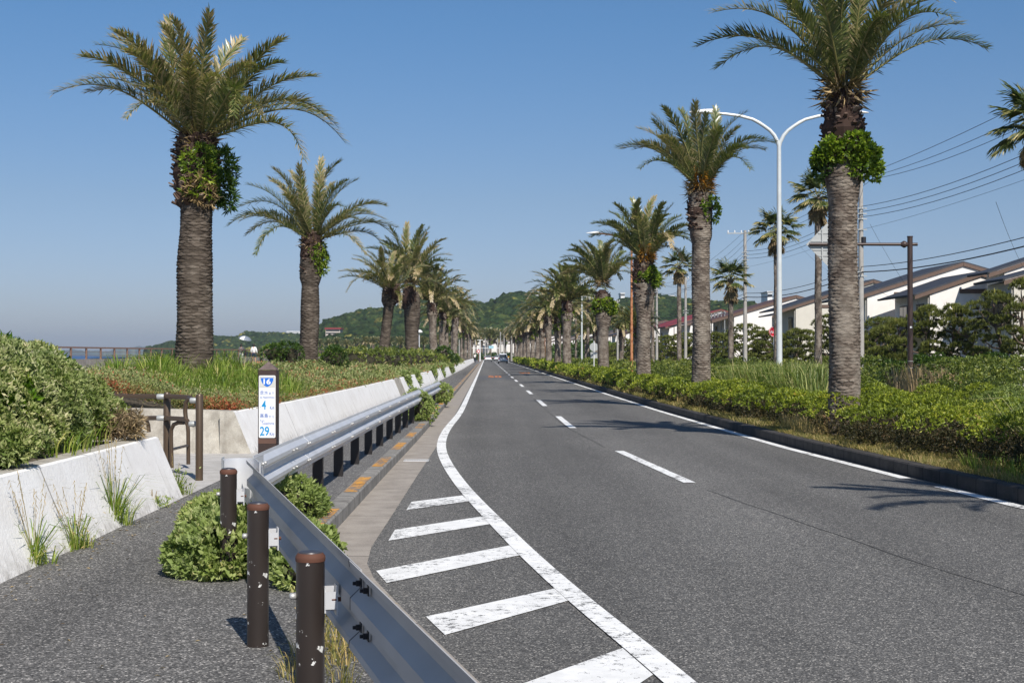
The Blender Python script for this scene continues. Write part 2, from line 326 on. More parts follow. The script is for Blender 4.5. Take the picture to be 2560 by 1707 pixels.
class FA:   # foliage accumulator
    def __init__(s): s.V=[];s.F=[];s.v=[];s.m=[];s.n=0
    def add(s,V,Fc,v,mi=0):
        s.V.append(V); s.F.append(Fc+s.n); s.n+=len(V); s.v.append(v); s.m.append(np.full(len(Fc),mi)); return s
    def leaves(s,P,D,L,W,v=None,mi=0,fold=.25,up=None):
        V,Fc=leaf_arrays(P,D,L,W,fold,up); v=rng.random(len(P)) if v is None else v
        return s.add(V,Fc,np.repeat(np.clip(v,0,1),2),mi)
    def blades(s,P,D,Hh,W,bend=.5,v=None,mi=0):   # grass blades: base P, lean direction D (horizontal), height
        n=len(P); Hh=np.asarray(Hh).reshape(-1,1)*np.ones((n,1)); D=unit(D*[1,1,0]+1e-6); sd=np.stack([-D[:,1],D[:,0],0*D[:,0]],1)
        sd=unit(sd+runit(n)*.4); W=np.asarray(W).reshape(-1,1)*np.ones((n,1)); bend=np.asarray(bend).reshape(-1,1)*np.ones((n,1)); Z=np.array([0,0,1.0])
        p1=P+Z*Hh*.42+D*Hh*bend*.12; p2=P+Z*Hh*.8+D*Hh*bend*.45; p3=P+Z*Hh*(1-.25*bend)+D*Hh*bend*.95
        V=np.stack([P-sd*W/2,P+sd*W/2,p1-sd*W*.45,p1+sd*W*.45,p2-sd*W*.3,p2+sd*W*.3,p3],1).reshape(-1,3)
        b=(np.arange(n)*7)[:,None]; Fc=np.concatenate([b+[0,1,3],b+[0,3,2],b+[2,3,5],b+[2,5,4],b+[4,5,6]],1).reshape(-1,3)
        v=rng.random(n) if v is None else v
        return s.add(V,Fc,np.repeat(np.clip(v,0,1),5),mi)
    def mb(s,mb,mi=None):   # add an MB (faces triangulated as fans)
        Fc=[];v=[];m=[]
        for f,a,k in zip(mb.f,mb.a,mb.m):
            for i in range(1,len(f)-1): Fc.append((f[0],f[i],f[i+1])); v.append(a); m.append(k if mi is None else mi)
        s.V.append(np.array(mb.v,float)); s.F.append(np.array(Fc)+s.n); s.n+=len(mb.v); s.v.append(np.array(v)); s.m.append(np.array(m)); return s
    def build(s,name,mats,parent=None,smooth=False):
        return mesh_np(name,np.concatenate(s.V),np.concatenate(s.F),mats,np.concatenate(s.v),np.concatenate(s.m),parent,smooth)
def blob_points(blobs,n,seed=0,zmin=-.55,rough=.12,lsc=3.0):
    B=np.array(blobs,float); area=(B[:,3]*B[:,4]+B[:,4]*B[:,5]+B[:,3]*B[:,5]); k=rng.choice(len(B),n,p=area/area.sum())
    d=runit(n); low=d[:,2]<zmin; d[low,2]*=-1
    c=B[k,:3]; r=B[k,3:6]; P=c+d*r; ls=lump(P,lsc/np.mean(B[:,3:6])*.6,seed); P=c+d*r*(1+rough*ls)[:,None]; N=unit(d/r)
    keep=np.ones(n,bool)
    for j,b in enumerate(B):
        q=((P-b[:3])/(b[3:6]*.86)); keep&=~(((q**2).sum(1)<1)&(k!=j))
    return P[keep],N[keep]
def core_mb(blobs,s=.78):  # lumps added inside the leaves to block light and suggest dark depth
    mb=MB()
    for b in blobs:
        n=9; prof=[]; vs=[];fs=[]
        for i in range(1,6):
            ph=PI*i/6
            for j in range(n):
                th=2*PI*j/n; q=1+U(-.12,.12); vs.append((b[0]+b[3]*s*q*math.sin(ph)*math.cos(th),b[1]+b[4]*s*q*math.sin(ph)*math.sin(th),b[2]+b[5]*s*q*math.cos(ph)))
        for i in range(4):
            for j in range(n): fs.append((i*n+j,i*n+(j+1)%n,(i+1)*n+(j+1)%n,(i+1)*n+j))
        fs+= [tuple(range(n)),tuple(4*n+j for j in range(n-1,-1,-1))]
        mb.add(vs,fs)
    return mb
def shrub(name,label,cat,blobs,n,L,W,mat,m=5,group=None,spread=.8,rough=.14,core=.6,low=None,lowz=None,kind=None,fold=.25,outw=.55,zmin=-.55,vb=0,stems=0,inner=0):
    B=np.array(blobs,float); c0=B[:,:3].mean(0); c0[2]=(B[:,2]-B[:,5]).min()
    root=empty(name,tuple(c0)); tag(root,label,cat,group,kind)
    bl=[(b[0]-c0[0],b[1]-c0[1],b[2]-c0[2],*b[3:]) for b in blobs]
    P,N=blob_points(bl,n,rough=rough,zmin=zmin)
    P=P[P[:,2]>0.0]if len(P) else P; 
    N=N[:len(P)] if len(N)!=len(P) else N
    fa=FA(); P0=np.repeat(P,m,0); N0=np.repeat(N,m,0); D=unit(N0*outw+np.array([0,0,.25])+runit(len(P0))*spread); P0=P0+runit(len(P0))*L*.25
    size=rng.uniform(.6,1.25,len(P0)); v=np.clip(np.repeat(rng.beta(2.2,2.2,len(P))*.62+.22*lump(P,1.1,7),m)+rng.random(len(P0))*.3+vb,0,1)
    mi=np.zeros(len(P0),int)
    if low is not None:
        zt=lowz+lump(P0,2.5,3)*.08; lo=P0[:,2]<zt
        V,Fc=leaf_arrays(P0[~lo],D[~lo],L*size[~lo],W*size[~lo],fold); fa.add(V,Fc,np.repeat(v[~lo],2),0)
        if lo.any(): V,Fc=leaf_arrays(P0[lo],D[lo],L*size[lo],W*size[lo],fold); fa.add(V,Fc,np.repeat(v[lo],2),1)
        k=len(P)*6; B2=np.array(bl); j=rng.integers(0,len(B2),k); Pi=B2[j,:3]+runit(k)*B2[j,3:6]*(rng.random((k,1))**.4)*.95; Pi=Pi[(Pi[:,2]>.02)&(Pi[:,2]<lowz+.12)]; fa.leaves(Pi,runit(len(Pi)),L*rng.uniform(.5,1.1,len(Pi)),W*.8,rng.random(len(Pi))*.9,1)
    else: fa.leaves(P0,D,L*size,W*size,v,0,fold)
    if inner:
        k=int(len(P)*inner); B2=np.array(bl); j=rng.integers(0,len(B2),k); Pi=B2[j,:3]+runit(k)*B2[j,3:6]*(rng.random((k,1))**.5)*.92; Pi=Pi[Pi[:,2]>.01]; fa.leaves(Pi,runit(len(Pi)),L*rng.uniform(.6,1.2,len(Pi)),W*1.2,rng.random(len(Pi))*.5,0)
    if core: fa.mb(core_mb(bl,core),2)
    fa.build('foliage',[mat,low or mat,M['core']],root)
    if stems:
        mb=MB()
        for i in range(stems):
            b=random.choice(bl); a=U(0,6.28); q=U(.2,.9); p=Vector((b[0]+math.cos(a)*b[3]*q,b[1]+math.sin(a)*b[4]*q,0))
            mb.tube([p,p+Vector((U(-.05,.05),U(-.05,.05),.2)),p+Vector((U(-.15,.15),U(-.15,.15),U(.3,.5)))],[.012,.009,.005],5)
        mb.build('stem',M['twig'],root)
    return root
def tuft(fa,P,n,h,w,rad,bend=(.2,1.0),mi=0,vr=(0,1)):
    P=np.asarray(P,float).reshape(-1,3); k=len(P); P0=np.repeat(P,n,0); a=rng.uniform(0,2*PI,k*n); r=rad*np.sqrt(rng.random(k*n))
    D=np.stack([np.cos(a),np.sin(a),0*a],1); P0=P0+D*r[:,None]
    fa.blades(P0,D+runit(k*n)*.5,rng.uniform(.45,1.0,k*n)*h,w*rng.uniform(.6,1.3,k*n),rng.uniform(*bend,k*n),rng.uniform(vr[0],vr[1],k*n),mi)
# ---------------- palm fronds ----------------
def frond_arrays(bulge=.15,n=62,seed=0,dry=.25,wl=.012,ll=.138,skew=.5,vee=.55,droop=.25,tipdry=0):
    r=np.random.default_rng(seed); fa=FA()
    tt=np.linspace(0,1,15)
    def curve(t): x=t; z=bulge*4*t*(1-t)*(1+skew*(2*t-1)); y=.03*np.sin(3*t+seed); return np.stack([x,y,z],-1)
    mb=MB(); mb.tube([Vector(p) for p in curve(tt)],list(.0085*(1-tt)**.8+.0012),5); fa.mb(mb,1)
    for sgn in(-1,1):
        t=np.linspace(.10,.99,n)+r.uniform(-.5,.5,n)*.008; t=np.clip(t,.08,.995)
        P=curve(t); T=unit(curve(np.minimum(t+.01,1.01))-curve(t-.01)); sd=np.tile([[0,1.0,0]],(n,1)); up=unit(np.cross(T,sd))
        an=np.radians(60-27*t+r.normal(0,6,n)); vv=np.radians(np.degrees(vee)*1+r.normal(0,21,n)-droop*30*(1-t))
        D=T*np.cos(an)[:,None]+(sgn*sd*np.cos(vv)[:,None]+up*np.sin(vv)[:,None])*np.sin(an)[:,None]
        D=unit(D+r.normal(0,.06,(n,3)))
        ln=ll*np.clip((t-.04)/.22,.25,1)**.7*(1-.48*np.clip((t-.6)/.4,0,1)**1.8)*r.uniform(.85,1.1,n)
        v=np.clip(r.beta(2,3.2,n)*.62+(.07 if dry>.2 else 0)+ (r.random(n)<dry)*r.uniform(.15,.5,n)+tipdry*np.clip((t-.55)/.45,0,1)*r.uniform(.4,1.1,n),0,1)
        # two-part leaflets: green base and (sometimes) dry outer half, drooping outer end
        mid=P+D*(ln*.55)[:,None]; D2=unit(D-np.array([0,0,1.0])*(.12+droop*.6)*1.0+r.normal(0,.05,(n,3)))
        sdv=unit(np.cross(D,up)); wv=wl*r.uniform(.7,1.2,n)[:,None]
        tip=mid+D2*(ln*.45)[:,None]
        V=np.stack([P-sdv*wv*.35,P+sdv*wv*.35,mid+sdv*wv*.5,mid-sdv*wv*.5,tip],1).reshape(-1,3)
        b=(np.arange(n)*5)[:,None]; Fc=np.concatenate([b+[0,1,2],b+[0,2,3],b+[3,2,4]],1).reshape(-1,3)
        v2=np.clip(v+ (r.random(n)<(.12+dry*1.3))*r.uniform(.25,.5,n),0,1)
        fa.add(V,Fc,np.stack([v,v,v2],1).ravel(),0)
    return np.concatenate(fa.V),np.concatenate(fa.F),np.concatenate(fa.v),np.concatenate(fa.m)
FR={}
def frond_data(key):
    if key not in FR:
        bul,dryk,det,seed=key
        FR[key]=frond_arrays(bul,{0:118,1:84,2:34}[det],seed,{0:.10,1:.40,2:.6}[dryk],{0:.0105,1:.016,2:.034}[det],tipdry={0:0.05,1:.25,2:.7}[dryk],droop={0:.1,1:.25,2:.5}[dryk],vee=.58 if dryk<2 else .2)
    return FR[key]
FMESH={}
def frond_obj(key,parent):
    if key not in FMESH:
        V,Fc,v,m=frond_data(key); o=mesh_np('frond',V,Fc,[M['leaf_palm'],M['rachis']],v,m,parent); FMESH[key]=o.data; return o
    o=bpy.data.objects.new('frond',FMESH[key]); return link(o,parent)
def chord_matrix(vec,roll=0):
    x=Vector(vec); L=x.length; x=x/L; up=Vector((0,0,1)); 
    if abs(x.z)>.97: up=Vector((0,-1,0)) if x.y<.2 else Vector((0,1,0))
    y=up.cross(x).normalized(); z=x.cross(y)
    if roll: q=Matrix.Rotation(roll,3,x); y=q@y; z=q@z
    return Matrix((x*L,y*L,z*L)).transposed().to_4x4()
def crown_dirs(n,L,seed,low=-.02,skip=0.0):
    r=random.Random(seed); out=[]
    for i in range(n):
        q=(i+.5)/n; az=i*2.39996+r.uniform(-.25,.25); el=R(86)-(R(86)-low*1.0)*q**.85+r.uniform(-.10,.10)
        ln=L*(.80+.2*math.sin(min(q*2.2,1.57)))*r.uniform(.88,1.06)
        out.append((Vector((math.cos(az)*math.cos(el),math.sin(az)*math.cos(el),math.sin(el)))*ln,q))
    return out
def bulge_for(vec,r):
    el=math.asin(max(-1,min(1,vec.z/vec.length))); b=.185-.12*max(0,el)/1.5+ (.05 if el<.1 else 0)
    return min((.06,.11,.16,.22,.28),key=lambda k:abs(k-b-r.uniform(-.04,.04)))
def trunk_mesh(prof,parent,lean=(0,0),dz=.013,nt=60,seed=0,row=.068,N=8,depth=.05,name='trunk',mat='trunk'):
    # prof: (z, radius) ; scale-like leaf scars as real relief
    z0,z1=prof[0][0],prof[-1][0]; nz=int((z1-z0)/dz); z=np.linspace(z0,z1,nz); r=np.interp(z,[p[0] for p in prof],[p[1] for p in prof])
    th=np.linspace(0,2*PI,nt,endpoint=False); Z,T=np.meshgrid(z,th,indexing='ij'); Rr=np.repeat(r[:,None],nt,1)
    rw=np.random.default_rng(seed)
    jit=.16*np.sin(T*2+Z*1.7+seed)+.07*np.sin(T*5-Z*2.9)
    vv=Z/row+jit; par=np.floor(vv)%2; u=T/(2*PI)*N+par*.5; fu=np.abs((u%1)-.5)*2
    vv2=vv+.55*fu; fv=vv2%1; rough=rw.normal(0,1,Z.shape)*.0035
    msk=np.clip(.72+.30*np.sin(T*2+Z*1.3+seed)+.25*np.sin(T*3-Z*2.6+2*seed)+.18*np.sin(T*7+Z*4.3),.22,1.1); disp=depth*msk*((1-fv)**.9-.45)*(1-.35*fu)+rough+.5*depth*(np.repeat(rw.random((Z.shape[0]//5+1,Z.shape[1]//4+1)),5,0)[:Z.shape[0]].repeat(4,1)[:,:Z.shape[1]]-.5)*.35+ .012*np.sin(T*3+Z*2.1+seed)
    fade=np.clip((Z-z0)/.8,.35,1); Rr=Rr+disp*fade
    X=Rr*np.cos(T)+lean[0]*((Z-z0)/(z1-z0))**1.4; Y=Rr*np.sin(T)+lean[1]*((Z-z0)/(z1-z0))**1.4
    V=np.stack([X,Y,Z],-1).reshape(-1,3); i=np.arange(nz-1)[:,None]*nt; j=np.arange(nt)[None,:]; j2=(j+1)%nt
    Fc=np.stack([i+j,i+j2,i+nt+j2,i+nt+j],-1).reshape(-1,4)
    cell=(np.floor(vv2)*37+np.floor(u)*101).astype(int); hv=((np.sin(cell*12.9898)*43758.5453)%1); v=.15+.6*hv+.25*(1-fv)  # random tone per scar, plus crevice shade put into the colour
    return mesh_np(name,V,Fc,M[mat],v[:-1].ravel(),None,parent,True)
def boots_mesh(z0,z1,r0,r1,parent,c=(0,0),n=110,ln=.11,seed=0):
    n=int(n*1.7)
    mb=MB(); rr=random.Random(seed)
    for i in range(n):
        q=rr.random(); z=z0+(z1-z0)*q; a=rr.uniform(0,2*PI); r=r0+(r1-r0)*q+.06*math.sin(PI*q)
        L=ln*rr.uniform(.5,1.4); el=rr.uniform(.3,1.25); w=rr.uniform(.03,.07); d=Vector((math.cos(a)*math.cos(el),math.sin(a)*math.cos(el),math.sin(el)))
        p=Vector((c[0]+math.cos(a)*r*.8,c[1]+math.sin(a)*r*.8,z)); s=Vector((-math.sin(a),math.cos(a),0)); u=s.cross(d)
        q2=p+d*(L+r*.3); vs=[p-s*w+u*.03,p+s*w+u*.03,p+s*w-u*.03,p-s*w-u*.03,q2-s*w*.6+u*.015,q2+s*w*.6+u*.015,q2+s*w*.6-u*.015,q2-s*w*.6-u*.015]
        mb.add(vs,[(0,1,2,3),(4,7,6,5),(0,4,5,1),(1,5,6,2),(2,6,7,3),(3,7,4,0)],0,rr.random())
    k0=len(mb.a); mb.lathe([(r0*.6,z0-.1),(r0*.9,z0+.12*(z1-z0)),(r0+.10,(z0+z1)/2),(r1+.04,z1),(r1*.5,z1+.25)],(c[0],c[1],0),14); mb.a[k0:]=[.15]*(len(mb.a)-k0)
    return mb.build('leaf_base_stubs',M['boots'],parent)
def clump(parent,c,rx,ry,rz,n,L,W,mat,name='climbing_plant',m=5,hang=.0):
    fa=FA(); bs=[(c[0],c[1],c[2],rx*.8,ry*.8,rz*.8)]+[(c[0]+rx*math.cos(i*1.7)*.62,c[1]+ry*math.sin(i*1.7)*.62,c[2]+rz*(((i*.618)%1)-.5)*1.3,rx*U(.3,.45),ry*U(.3,.45),rz*U(.25,.42)) for i in range(9)]
    P,N=blob_points(bs,n,zmin=-1,rough=.3); P0=np.repeat(P,m,0); N0=np.repeat(N,m,0)
    D=unit(N0*.6+runit(len(P0))*.75+np.array([0,0,.15-hang])); s=rng.uniform(.6,1.25,len(P0)); fa.leaves(P0,D,L*s,W*s,np.repeat(rng.beta(2,2,len(P)),m)*.6+rng.random(len(P0))*.4)
    return fa.build(name,mat,parent)
def near_palm(label,group,base,prof,top,tips,L,dry,fill,det=0,lean=(0,0),seed=0,plant=None,stubs=None,fruit=0,trk=None):
    """base world position; top: crown centre (world); tips: photograph pixels of the frond tips"""
    root=empty('date_palm',base); tag(root,label,'palm tree',group); B=Vector(base); T=Vector(top)-B
    trunk_mesh(prof,root,lean,seed=seed,**(trk or {}))
    if stubs: boots_mesh(*stubs[:4],root,c=(T.x*.97,T.y),n=stubs[4],seed=seed)
    r=random.Random(seed+5); C=Vector(top)
    def put(vec,k,bul=None):
        el=vec.z/vec.length
        b=bulge_for(vec,r) if bul is None else bul; o=frond_obj((b,k,det,r.choice((1,2,3))),root)
        o.matrix_parent_inverse=Matrix(); M_=chord_matrix(vec,r.uniform(-.35,.35)); off=T+Vector((vec.x,vec.y,0)).normalized()*.12 if Vector((vec.x,vec.y,0)).length>.01 else T
        o.matrix_local=Matrix.Translation(off)@M_
    for i,tp in enumerate(tips):
        x,y=tp[0],tp[1]; d=ray(x,y).normalized(); o=Vector((0,0,H)); oc=C-o; tca=oc.dot(d); d2=oc.length_squared-tca*tca; l=L*(tp[3] if len(tp)>3 else 1)
        if d2>=l*l: p=o+d*tca
        else:
            th=math.sqrt(l*l-d2); sg=tp[2] if len(tp)>2 and tp[2] else (1 if i%2 else -1); p=o+d*(tca+sg*th*r.uniform(.5,.95))
        put(p-C,1 if r.random()<dry else 0)
    for vec,q in crown_dirs(fill,L*.92,seed+2):
        if abs(vec.x)/vec.length>.86 or vec.z/vec.length>.93: continue       # sideways ones are the traced ones
        put(vec,2 if (q>.8 and r.random()<.6*dry+.2) else (1 if r.random()<dry else 0))
    # dead hanging fronds round the neck
    fa=FA(); n=260; a=rng.uniform(0,2*PI,n); P=np.stack([T.x+.16*np.cos(a),T.y+.16*np.sin(a),T.z+rng.uniform(-.25,.2,n)],1)
    D=unit(np.stack([np.cos(a),np.sin(a),rng.uniform(-1.1,.9,n)],1)); fa.leaves(P,D,rng.uniform(.2,.55,n),.022,rng.random(n)); fa.build('dry_leaf_fibres',M['palm_dry'],root)
    if fruit:
        fa=FA(); n=420; a=rng.choice([-1.9,-1.2,-.4,.3],n)+rng.normal(0,.22,n); e=rng.uniform(-.1,1.0,n); rr=rng.uniform(.25,.7,n)*fruit
        P=np.stack([T.x+np.cos(a)*rr*.5,T.y+np.sin(a)*rr*.5,T.z+rr*e],1); fa.leaves(P,unit(np.stack([np.cos(a),np.sin(a),rng.uniform(-.8,.5,n)],1)),.28,.02,rng.random(n)); fa.build('fruit_stalks',M['fruit'],root)
    for pl in (plant or []): clump(root,*pl)
    return root
# ================= SETTING =================
def ip(tab,y): 
    t=sorted(tab); return float(np.interp(y,[a for a,b in t],[b for a,b in t]))
XR=[(-8,9.0),(0,8.1),(4,7.55),(8,6.95),(11,6.5),(15.7,5.95),(19.4,5.74),(26.2,5.42),(43,5.18),(60,5.15),(100,5.15),(900,5.1)]
XC=[(6,4.6),(8,4.2),(11.2,3.57),(13.7,3.27),(17.6,2.78),(18.8,2.69),(25.1,2.33),(33.3,1.98),(39,1.97),(47,1.93),(75,1.93),(200,1.87),(900,1.85)]
KF=[(-8,3.3),(0,1.33),(4,.35),(7,-.39),(9.5,-1.0),(10.8,-1.30),(11.6,-1.42),(12.6,-1.465),(14.6,-1.45),(20,-1.42),(30,-1.34),(80,-1.31),(300,-1.28),(900,-1.25)]
WF=[(-8,-3.3),(15.5,-3.29),(22.3,-3.67),(26,-3.45),(40,-3.2),(80,-2.75),(150,-2.5),(900,-2.4)]
YS=[-8,-4,0,2,4,5.5,7,8,9.5,10.2,10.8,11.2,11.6,12.1,12.6,13.5,14.6,16,17.6,19.4,22,25,28,33,38,43,50,60,80,100,140,200,300,450,640,900]
def strip(name,fl,fr,z,mat,ys=YS,kind='structure',label=None):
    V=[];Fc=[]
    for y in ys: V+= [(fl(y),y,z),(fr(y),y,z)]
    for i in range(len(ys)-1): Fc.append((2*i,2*i+1,2*i+3,2*i+2))
    mb=MB().add(V,Fc); o=mb.build(name,mat); return tag(o,label,kind=kind)
def poly_sheet(name,polys,mat,kind='structure',parent=None,label=None):
    mb=MB()
    for p in polys: mb.add(p,[tuple(range(len(p)))])
    o=mb.build(name,mat,parent)
    if kind: tag(o,label,kind=kind)
    return o
# sea and land
t=NT('sea_water'); t.set((.015,.07,.19),.45,0,.4); t.bump(t.noise(.35,5,.6,st=(1,.5,1)),.7,.5); sea=poly_sheet('sea',[[(-11000,-3000,-2.4),(11000,-3000,-2.4),(11000,11500,-2.4),(-11000,11500,-2.4)]],t.m)
coast=[(-19.2,-60),(-18.9,116),(-18.1,250),(-30,400),(-60,520),(-130,700),(-260,1000),(-420,1500),(-500,2200)]
t=NT('ground_land'); t.set(t.ramp(t.noise(.15,5),[(.3,(.06,.075,.03)),(.7,(.13,.12,.07))]),.95)
poly_sheet('ground',[[(2600,-60,-.03),(2600,2200,-.03)]+[(x,y,-.03) for x,y in reversed(coast)]],t.m)
strip('road',lambda y:ip(KF,y)-.02,lambda y:ip(XR,y)+.19,0.0,M['road'])
strip('gutter',lambda y:ip(KF,y)-.02,lambda y:ip(KF,y)+.45,.004,M['gutter'])
strip('opposite_carriageway',lambda y:12.4,lambda y:15.2,0.02,M['road'],ys=[-8,20,60,200,400,700])
strip('sidewalk',lambda y:ip(WF,y)-.12,lambda y:ip(KF,y)-.17,.15,M['walk'])
def kerb(name,tab,sgn,w,h,mat,off=0,label=None):
    prof=[(0,-.1),(0,h-.02),(sgn*.02,h),(sgn*w,h),(sgn*w,-.1)]
    mb=MB(); mb.sweep([(ip(tab,y)+off,y,0) for y in YS],prof); o=mb.build(name,mat); return tag(o,label,kind='structure')
kerb('kerb_left',KF,-1,.18,.153,M['kerb']); kerb('kerb_right',XR,1,.2,.185,M['kerb_dark'],.17)
strip('verge',lambda y:ip(XR,y)+.36,lambda y:12.4,.165,M['soil'])
# road paint
def band(pts,wd,z):   # list of (x,y) centre points -> quads
    out=[]; n=len(pts)
    L=[];Rr=[]
    for i,(x,y) in enumerate(pts):
        a=pts[max(0,i-1)]; b=pts[min(n-1,i+1)]; dx,dy=b[0]-a[0],b[1]-a[1]; l=math.hypot(dx,dy); nx,ny=dy/l*wd/2,-dx/l*wd/2
        L.append((x-nx,y-ny,z)); Rr.append((x+nx,y+ny,z))
    return [[L[i],Rr[i],Rr[i+1],L[i+1]] for i in range(n-1)]
px=[(1560,1568),(1480,1500),(1380,1420),(1285,1340),(1200,1262),(1145,1205),(1100,1160),(1062,1118),(1036,1082),(1019,1052),(1012,1028),(1016,1004),(1031,978),(1056,953)]
left=[on(x*1.0884,y*1.0884) for x,y in px]; left=[(p.x,p.y) for p in left]
left=[(left[0][0]+ (left[0][0]-left[1][0])*1.6,left[0][1]+(left[0][1]-left[1][1])*1.6)]+left+[(-.75,53),(-.74,82),(-.73,120),(-.74,250),(-.70,500)]
dd=[]
for i in range(len(left)-1):   # smooth resample
    for k in range(4): q=k/4; dd.append((left[i][0]*(1-q)+left[i+1][0]*q,left[i][1]*(1-q)+left[i+1][1]*q))
dd.append(left[-1]); arr=np.array(dd)
for _ in range(6): arr[1:-1]=.25*arr[:-2]+.5*arr[1:-1]+.25*arr[2:]
poly_sheet('left_edge_line',band([tuple(p) for p in arr],.17,.009),M['paint'])
rl=lambda a,b:[(ip(XR,y),y) for y in np.linspace(a,b,14)]
poly_sheet('right_edge_line',band(rl(19.4,60),.16,.008)+band([(ip(XR,y),y) for y in (60,100,200,400)],.16,.008)+band(rl(18.2,2),.16,.008),M['paint'])
dq=[]
for k in range(26):
    y0=18.8+14.0*k; y1=y0+6.2; dq+=band([(ip(XC,y),y) for y in np.linspace(y0,y1,5)],.16,.008)
poly_sheet('centre_dashes',dq,M['paint'])
bars=[[(945,1152),(1062,1137),(1078,1150),(933,1171)],[(907,1216),(1115,1184),(1130,1202),(892,1241)],[(864,1310),(1180,1250),(1199,1273),(888,1338)],[(978,1415),(1290,1347),(1314,1376),(1022,1457)],[(1175,1578),(1430,1487),(1500,1548),(1360,1640),(1250,1660)]]
poly_sheet('zebra_bars',[[tuple(on(x*1.0884,y*1.0884,.006)) for x,y in b][::-1] for b in bars],M['paint_worn'])
poly_sheet('tar_joint',band([(ip(XC,y)+.01*math.sin(y*3),y) for y in np.linspace(6,17.8,30)],.011,.004)+band([(ip(XC,y)-.12,y) for y in np.linspace(26,60,12)],.014,.004),M['tar'])
poly_sheet('road_patch',[[(-.83,96,.004),(1.8,96,.004),(1.8,115,.004),(-.83,115,.004)],[(5.55,18.4,.004),(5.9,18.2,.004),(5.85,19.5,.004),(5.55,19.5,.004)]],M['road2'])
def text_mesh(body,x0,z0,x1,z1,depth=.0,bold=0):
    c=bpy.data.curves.new('t','FONT'); c.body=body; c.offset=bold; c.extrude=depth; o=bpy.data.objects.new('t',c); COL.objects.link(o); bpy.context.view_layer.update()
    me=bpy.data.meshes.new_from_object(o.evaluated_get(bpy.context.evaluated_depsgraph_get())); bpy.data.objects.remove(o)
    V=np.array([v.co[:] for v in me.vertices]); mn=V.min(0); mx=V.max(0); V=(V-mn)/np.maximum(mx-mn,1e-6)
    Fs=[tuple(p.vertices) for p in me.polygons]; return V*[x1-x0,z1-z0,1]+[x0,z0,0],Fs
mb=MB()
for (x0,x1,y0,y1) in ((.12,1.15,104.5,113),(3.05,4.0,127,138)):
    V,Fs=text_mesh("50",x0,y0,x1,y1,bold=.02); mb.add([(a,b,.012) for a,b,c in V],Fs)
tag(mb.build('road_digits',M['orange']),kind='structure')
mb=MB()
ym=[(12.7,14.3),(16.05,18.0),(19.7,21.5),(23.2,25.0),(26.5,28.3)]+[(30+3.5*k,31.8+3.5*k) for k in range(60)]
for a,b in ym:
    for (c,d) in ((a,(a+b)/2-.02),((a+b)/2+.02,b)): mb.add([(ip(KF,c)-.018,c,.157),(ip(KF,c)-.165,c,.157),(ip(KF,d)-.165,d,.157),(ip(KF,d)-.018,d,.157)],[(0,3,2,1)])
tag(mb.build('kerb_markings',M['yellow']),kind='structure')
# drain grate in the gutter
g=empty('drain_grate',(-1.12,22.8,.006)); tag(g,'small steel drain grate set in the concrete gutter','drain grate')
mb=MB(); mb.box((0,-.14,.003),(.4,.02,.012)); mb.box((0,.14,.003),(.4,.02,.012)); mb.build('frame',M['galv'],g)
mb=MB(); [mb.box((-.19+.038*i,0,.002),(.012,.27,.01)) for i in range(11)]; mb.build('bars',M['alu'],g)
# path opening and apron
poly_sheet('path',[[(-3.28,15.4,.154),(-3.28,22.6,.154),(-5.5,22.6,.16),(-5.5,15.4,.16)],[(-5.5,15.4,.16),(-5.5,22.6,.16),(-11.6,22.6,.95),(-11.6,15.4,.95)]],M['apron'])
# retaining walls
def wall_panel(name,ys,parent,zt=.65,paint=True,tab=WF):
    prof=[(0,-.25),(0,0),(-.27,zt),(-.30,zt+.012),(-.50,zt+.012),(-.50,-.25)]; n=len(prof); k=len(ys)
    mb=MB(); mb.sweep([(ip(tab,y),y,.15) for y in ys],prof)
    for i in range(k-1):
        for j in range(n): mb.m[i*n+j]=0 if (j in(0,1,2) and paint) else 1
    for q in (-1,-2): mb.m[q]=1
    return mb.build(name,[M['white_wall'],M['stained']],parent)
w1=empty('retaining_wall',(-3.3,5,.15)); tag(w1,'low whitewashed sloping wall with weeds at its foot beside the near sidewalk','wall')
o=wall_panel('wall_panel',list(np.linspace(-8,15.5,12)),w1); o.matrix_parent_inverse=w1.matrix_world.inverted(); o.location=(3.3,-5,-.15)
w2=empty('retaining_wall',(-3.5,22.3,.15)); tag(w2,'long low whitewashed wall running beside the guardrail into the distance','wall')
def rel(o,root): o.location=(-root.location.x,-root.location.y,-root.location.z); return o
for a,b,p in ((22.3,51.5,True),(51.6,54.3,False),(54.4,74,True),(74.12,90,True),(90.15,108,True),(108.2,128,True),(128.2,150,True),(150.2,180,True),(180.3,215,True),(215.4,300,True)):
    zt=.65 if a<80 else .72; rel(wall_panel('wall_panel' if p else 'bare_panel',list(np.linspace(a,b,max(3,int((b-a)/4)))),w2,zt,p),w2)
mb=MB(); mb.add([(-3.67,22.3,.0),(-3.94,22.55,.812),(-6.3,22.45,.87),(-11.6,22.4,.96),(-11.6,22.2,.1),(-6.3,22.2,.0)],[(0,1,2,5),(5,2,3,4)])
mb.add([(-3.94,22.55,.812),(-3.94,22.8,.812),(-11.6,22.7,.96),(-11.6,22.4,.96),(-6.3,22.45,.87),(-6.3,22.75,.87)],[(0,1,5,4),(4,5,2,3)])
rel(mb.build('end_face',M['stained'],w2),w2)
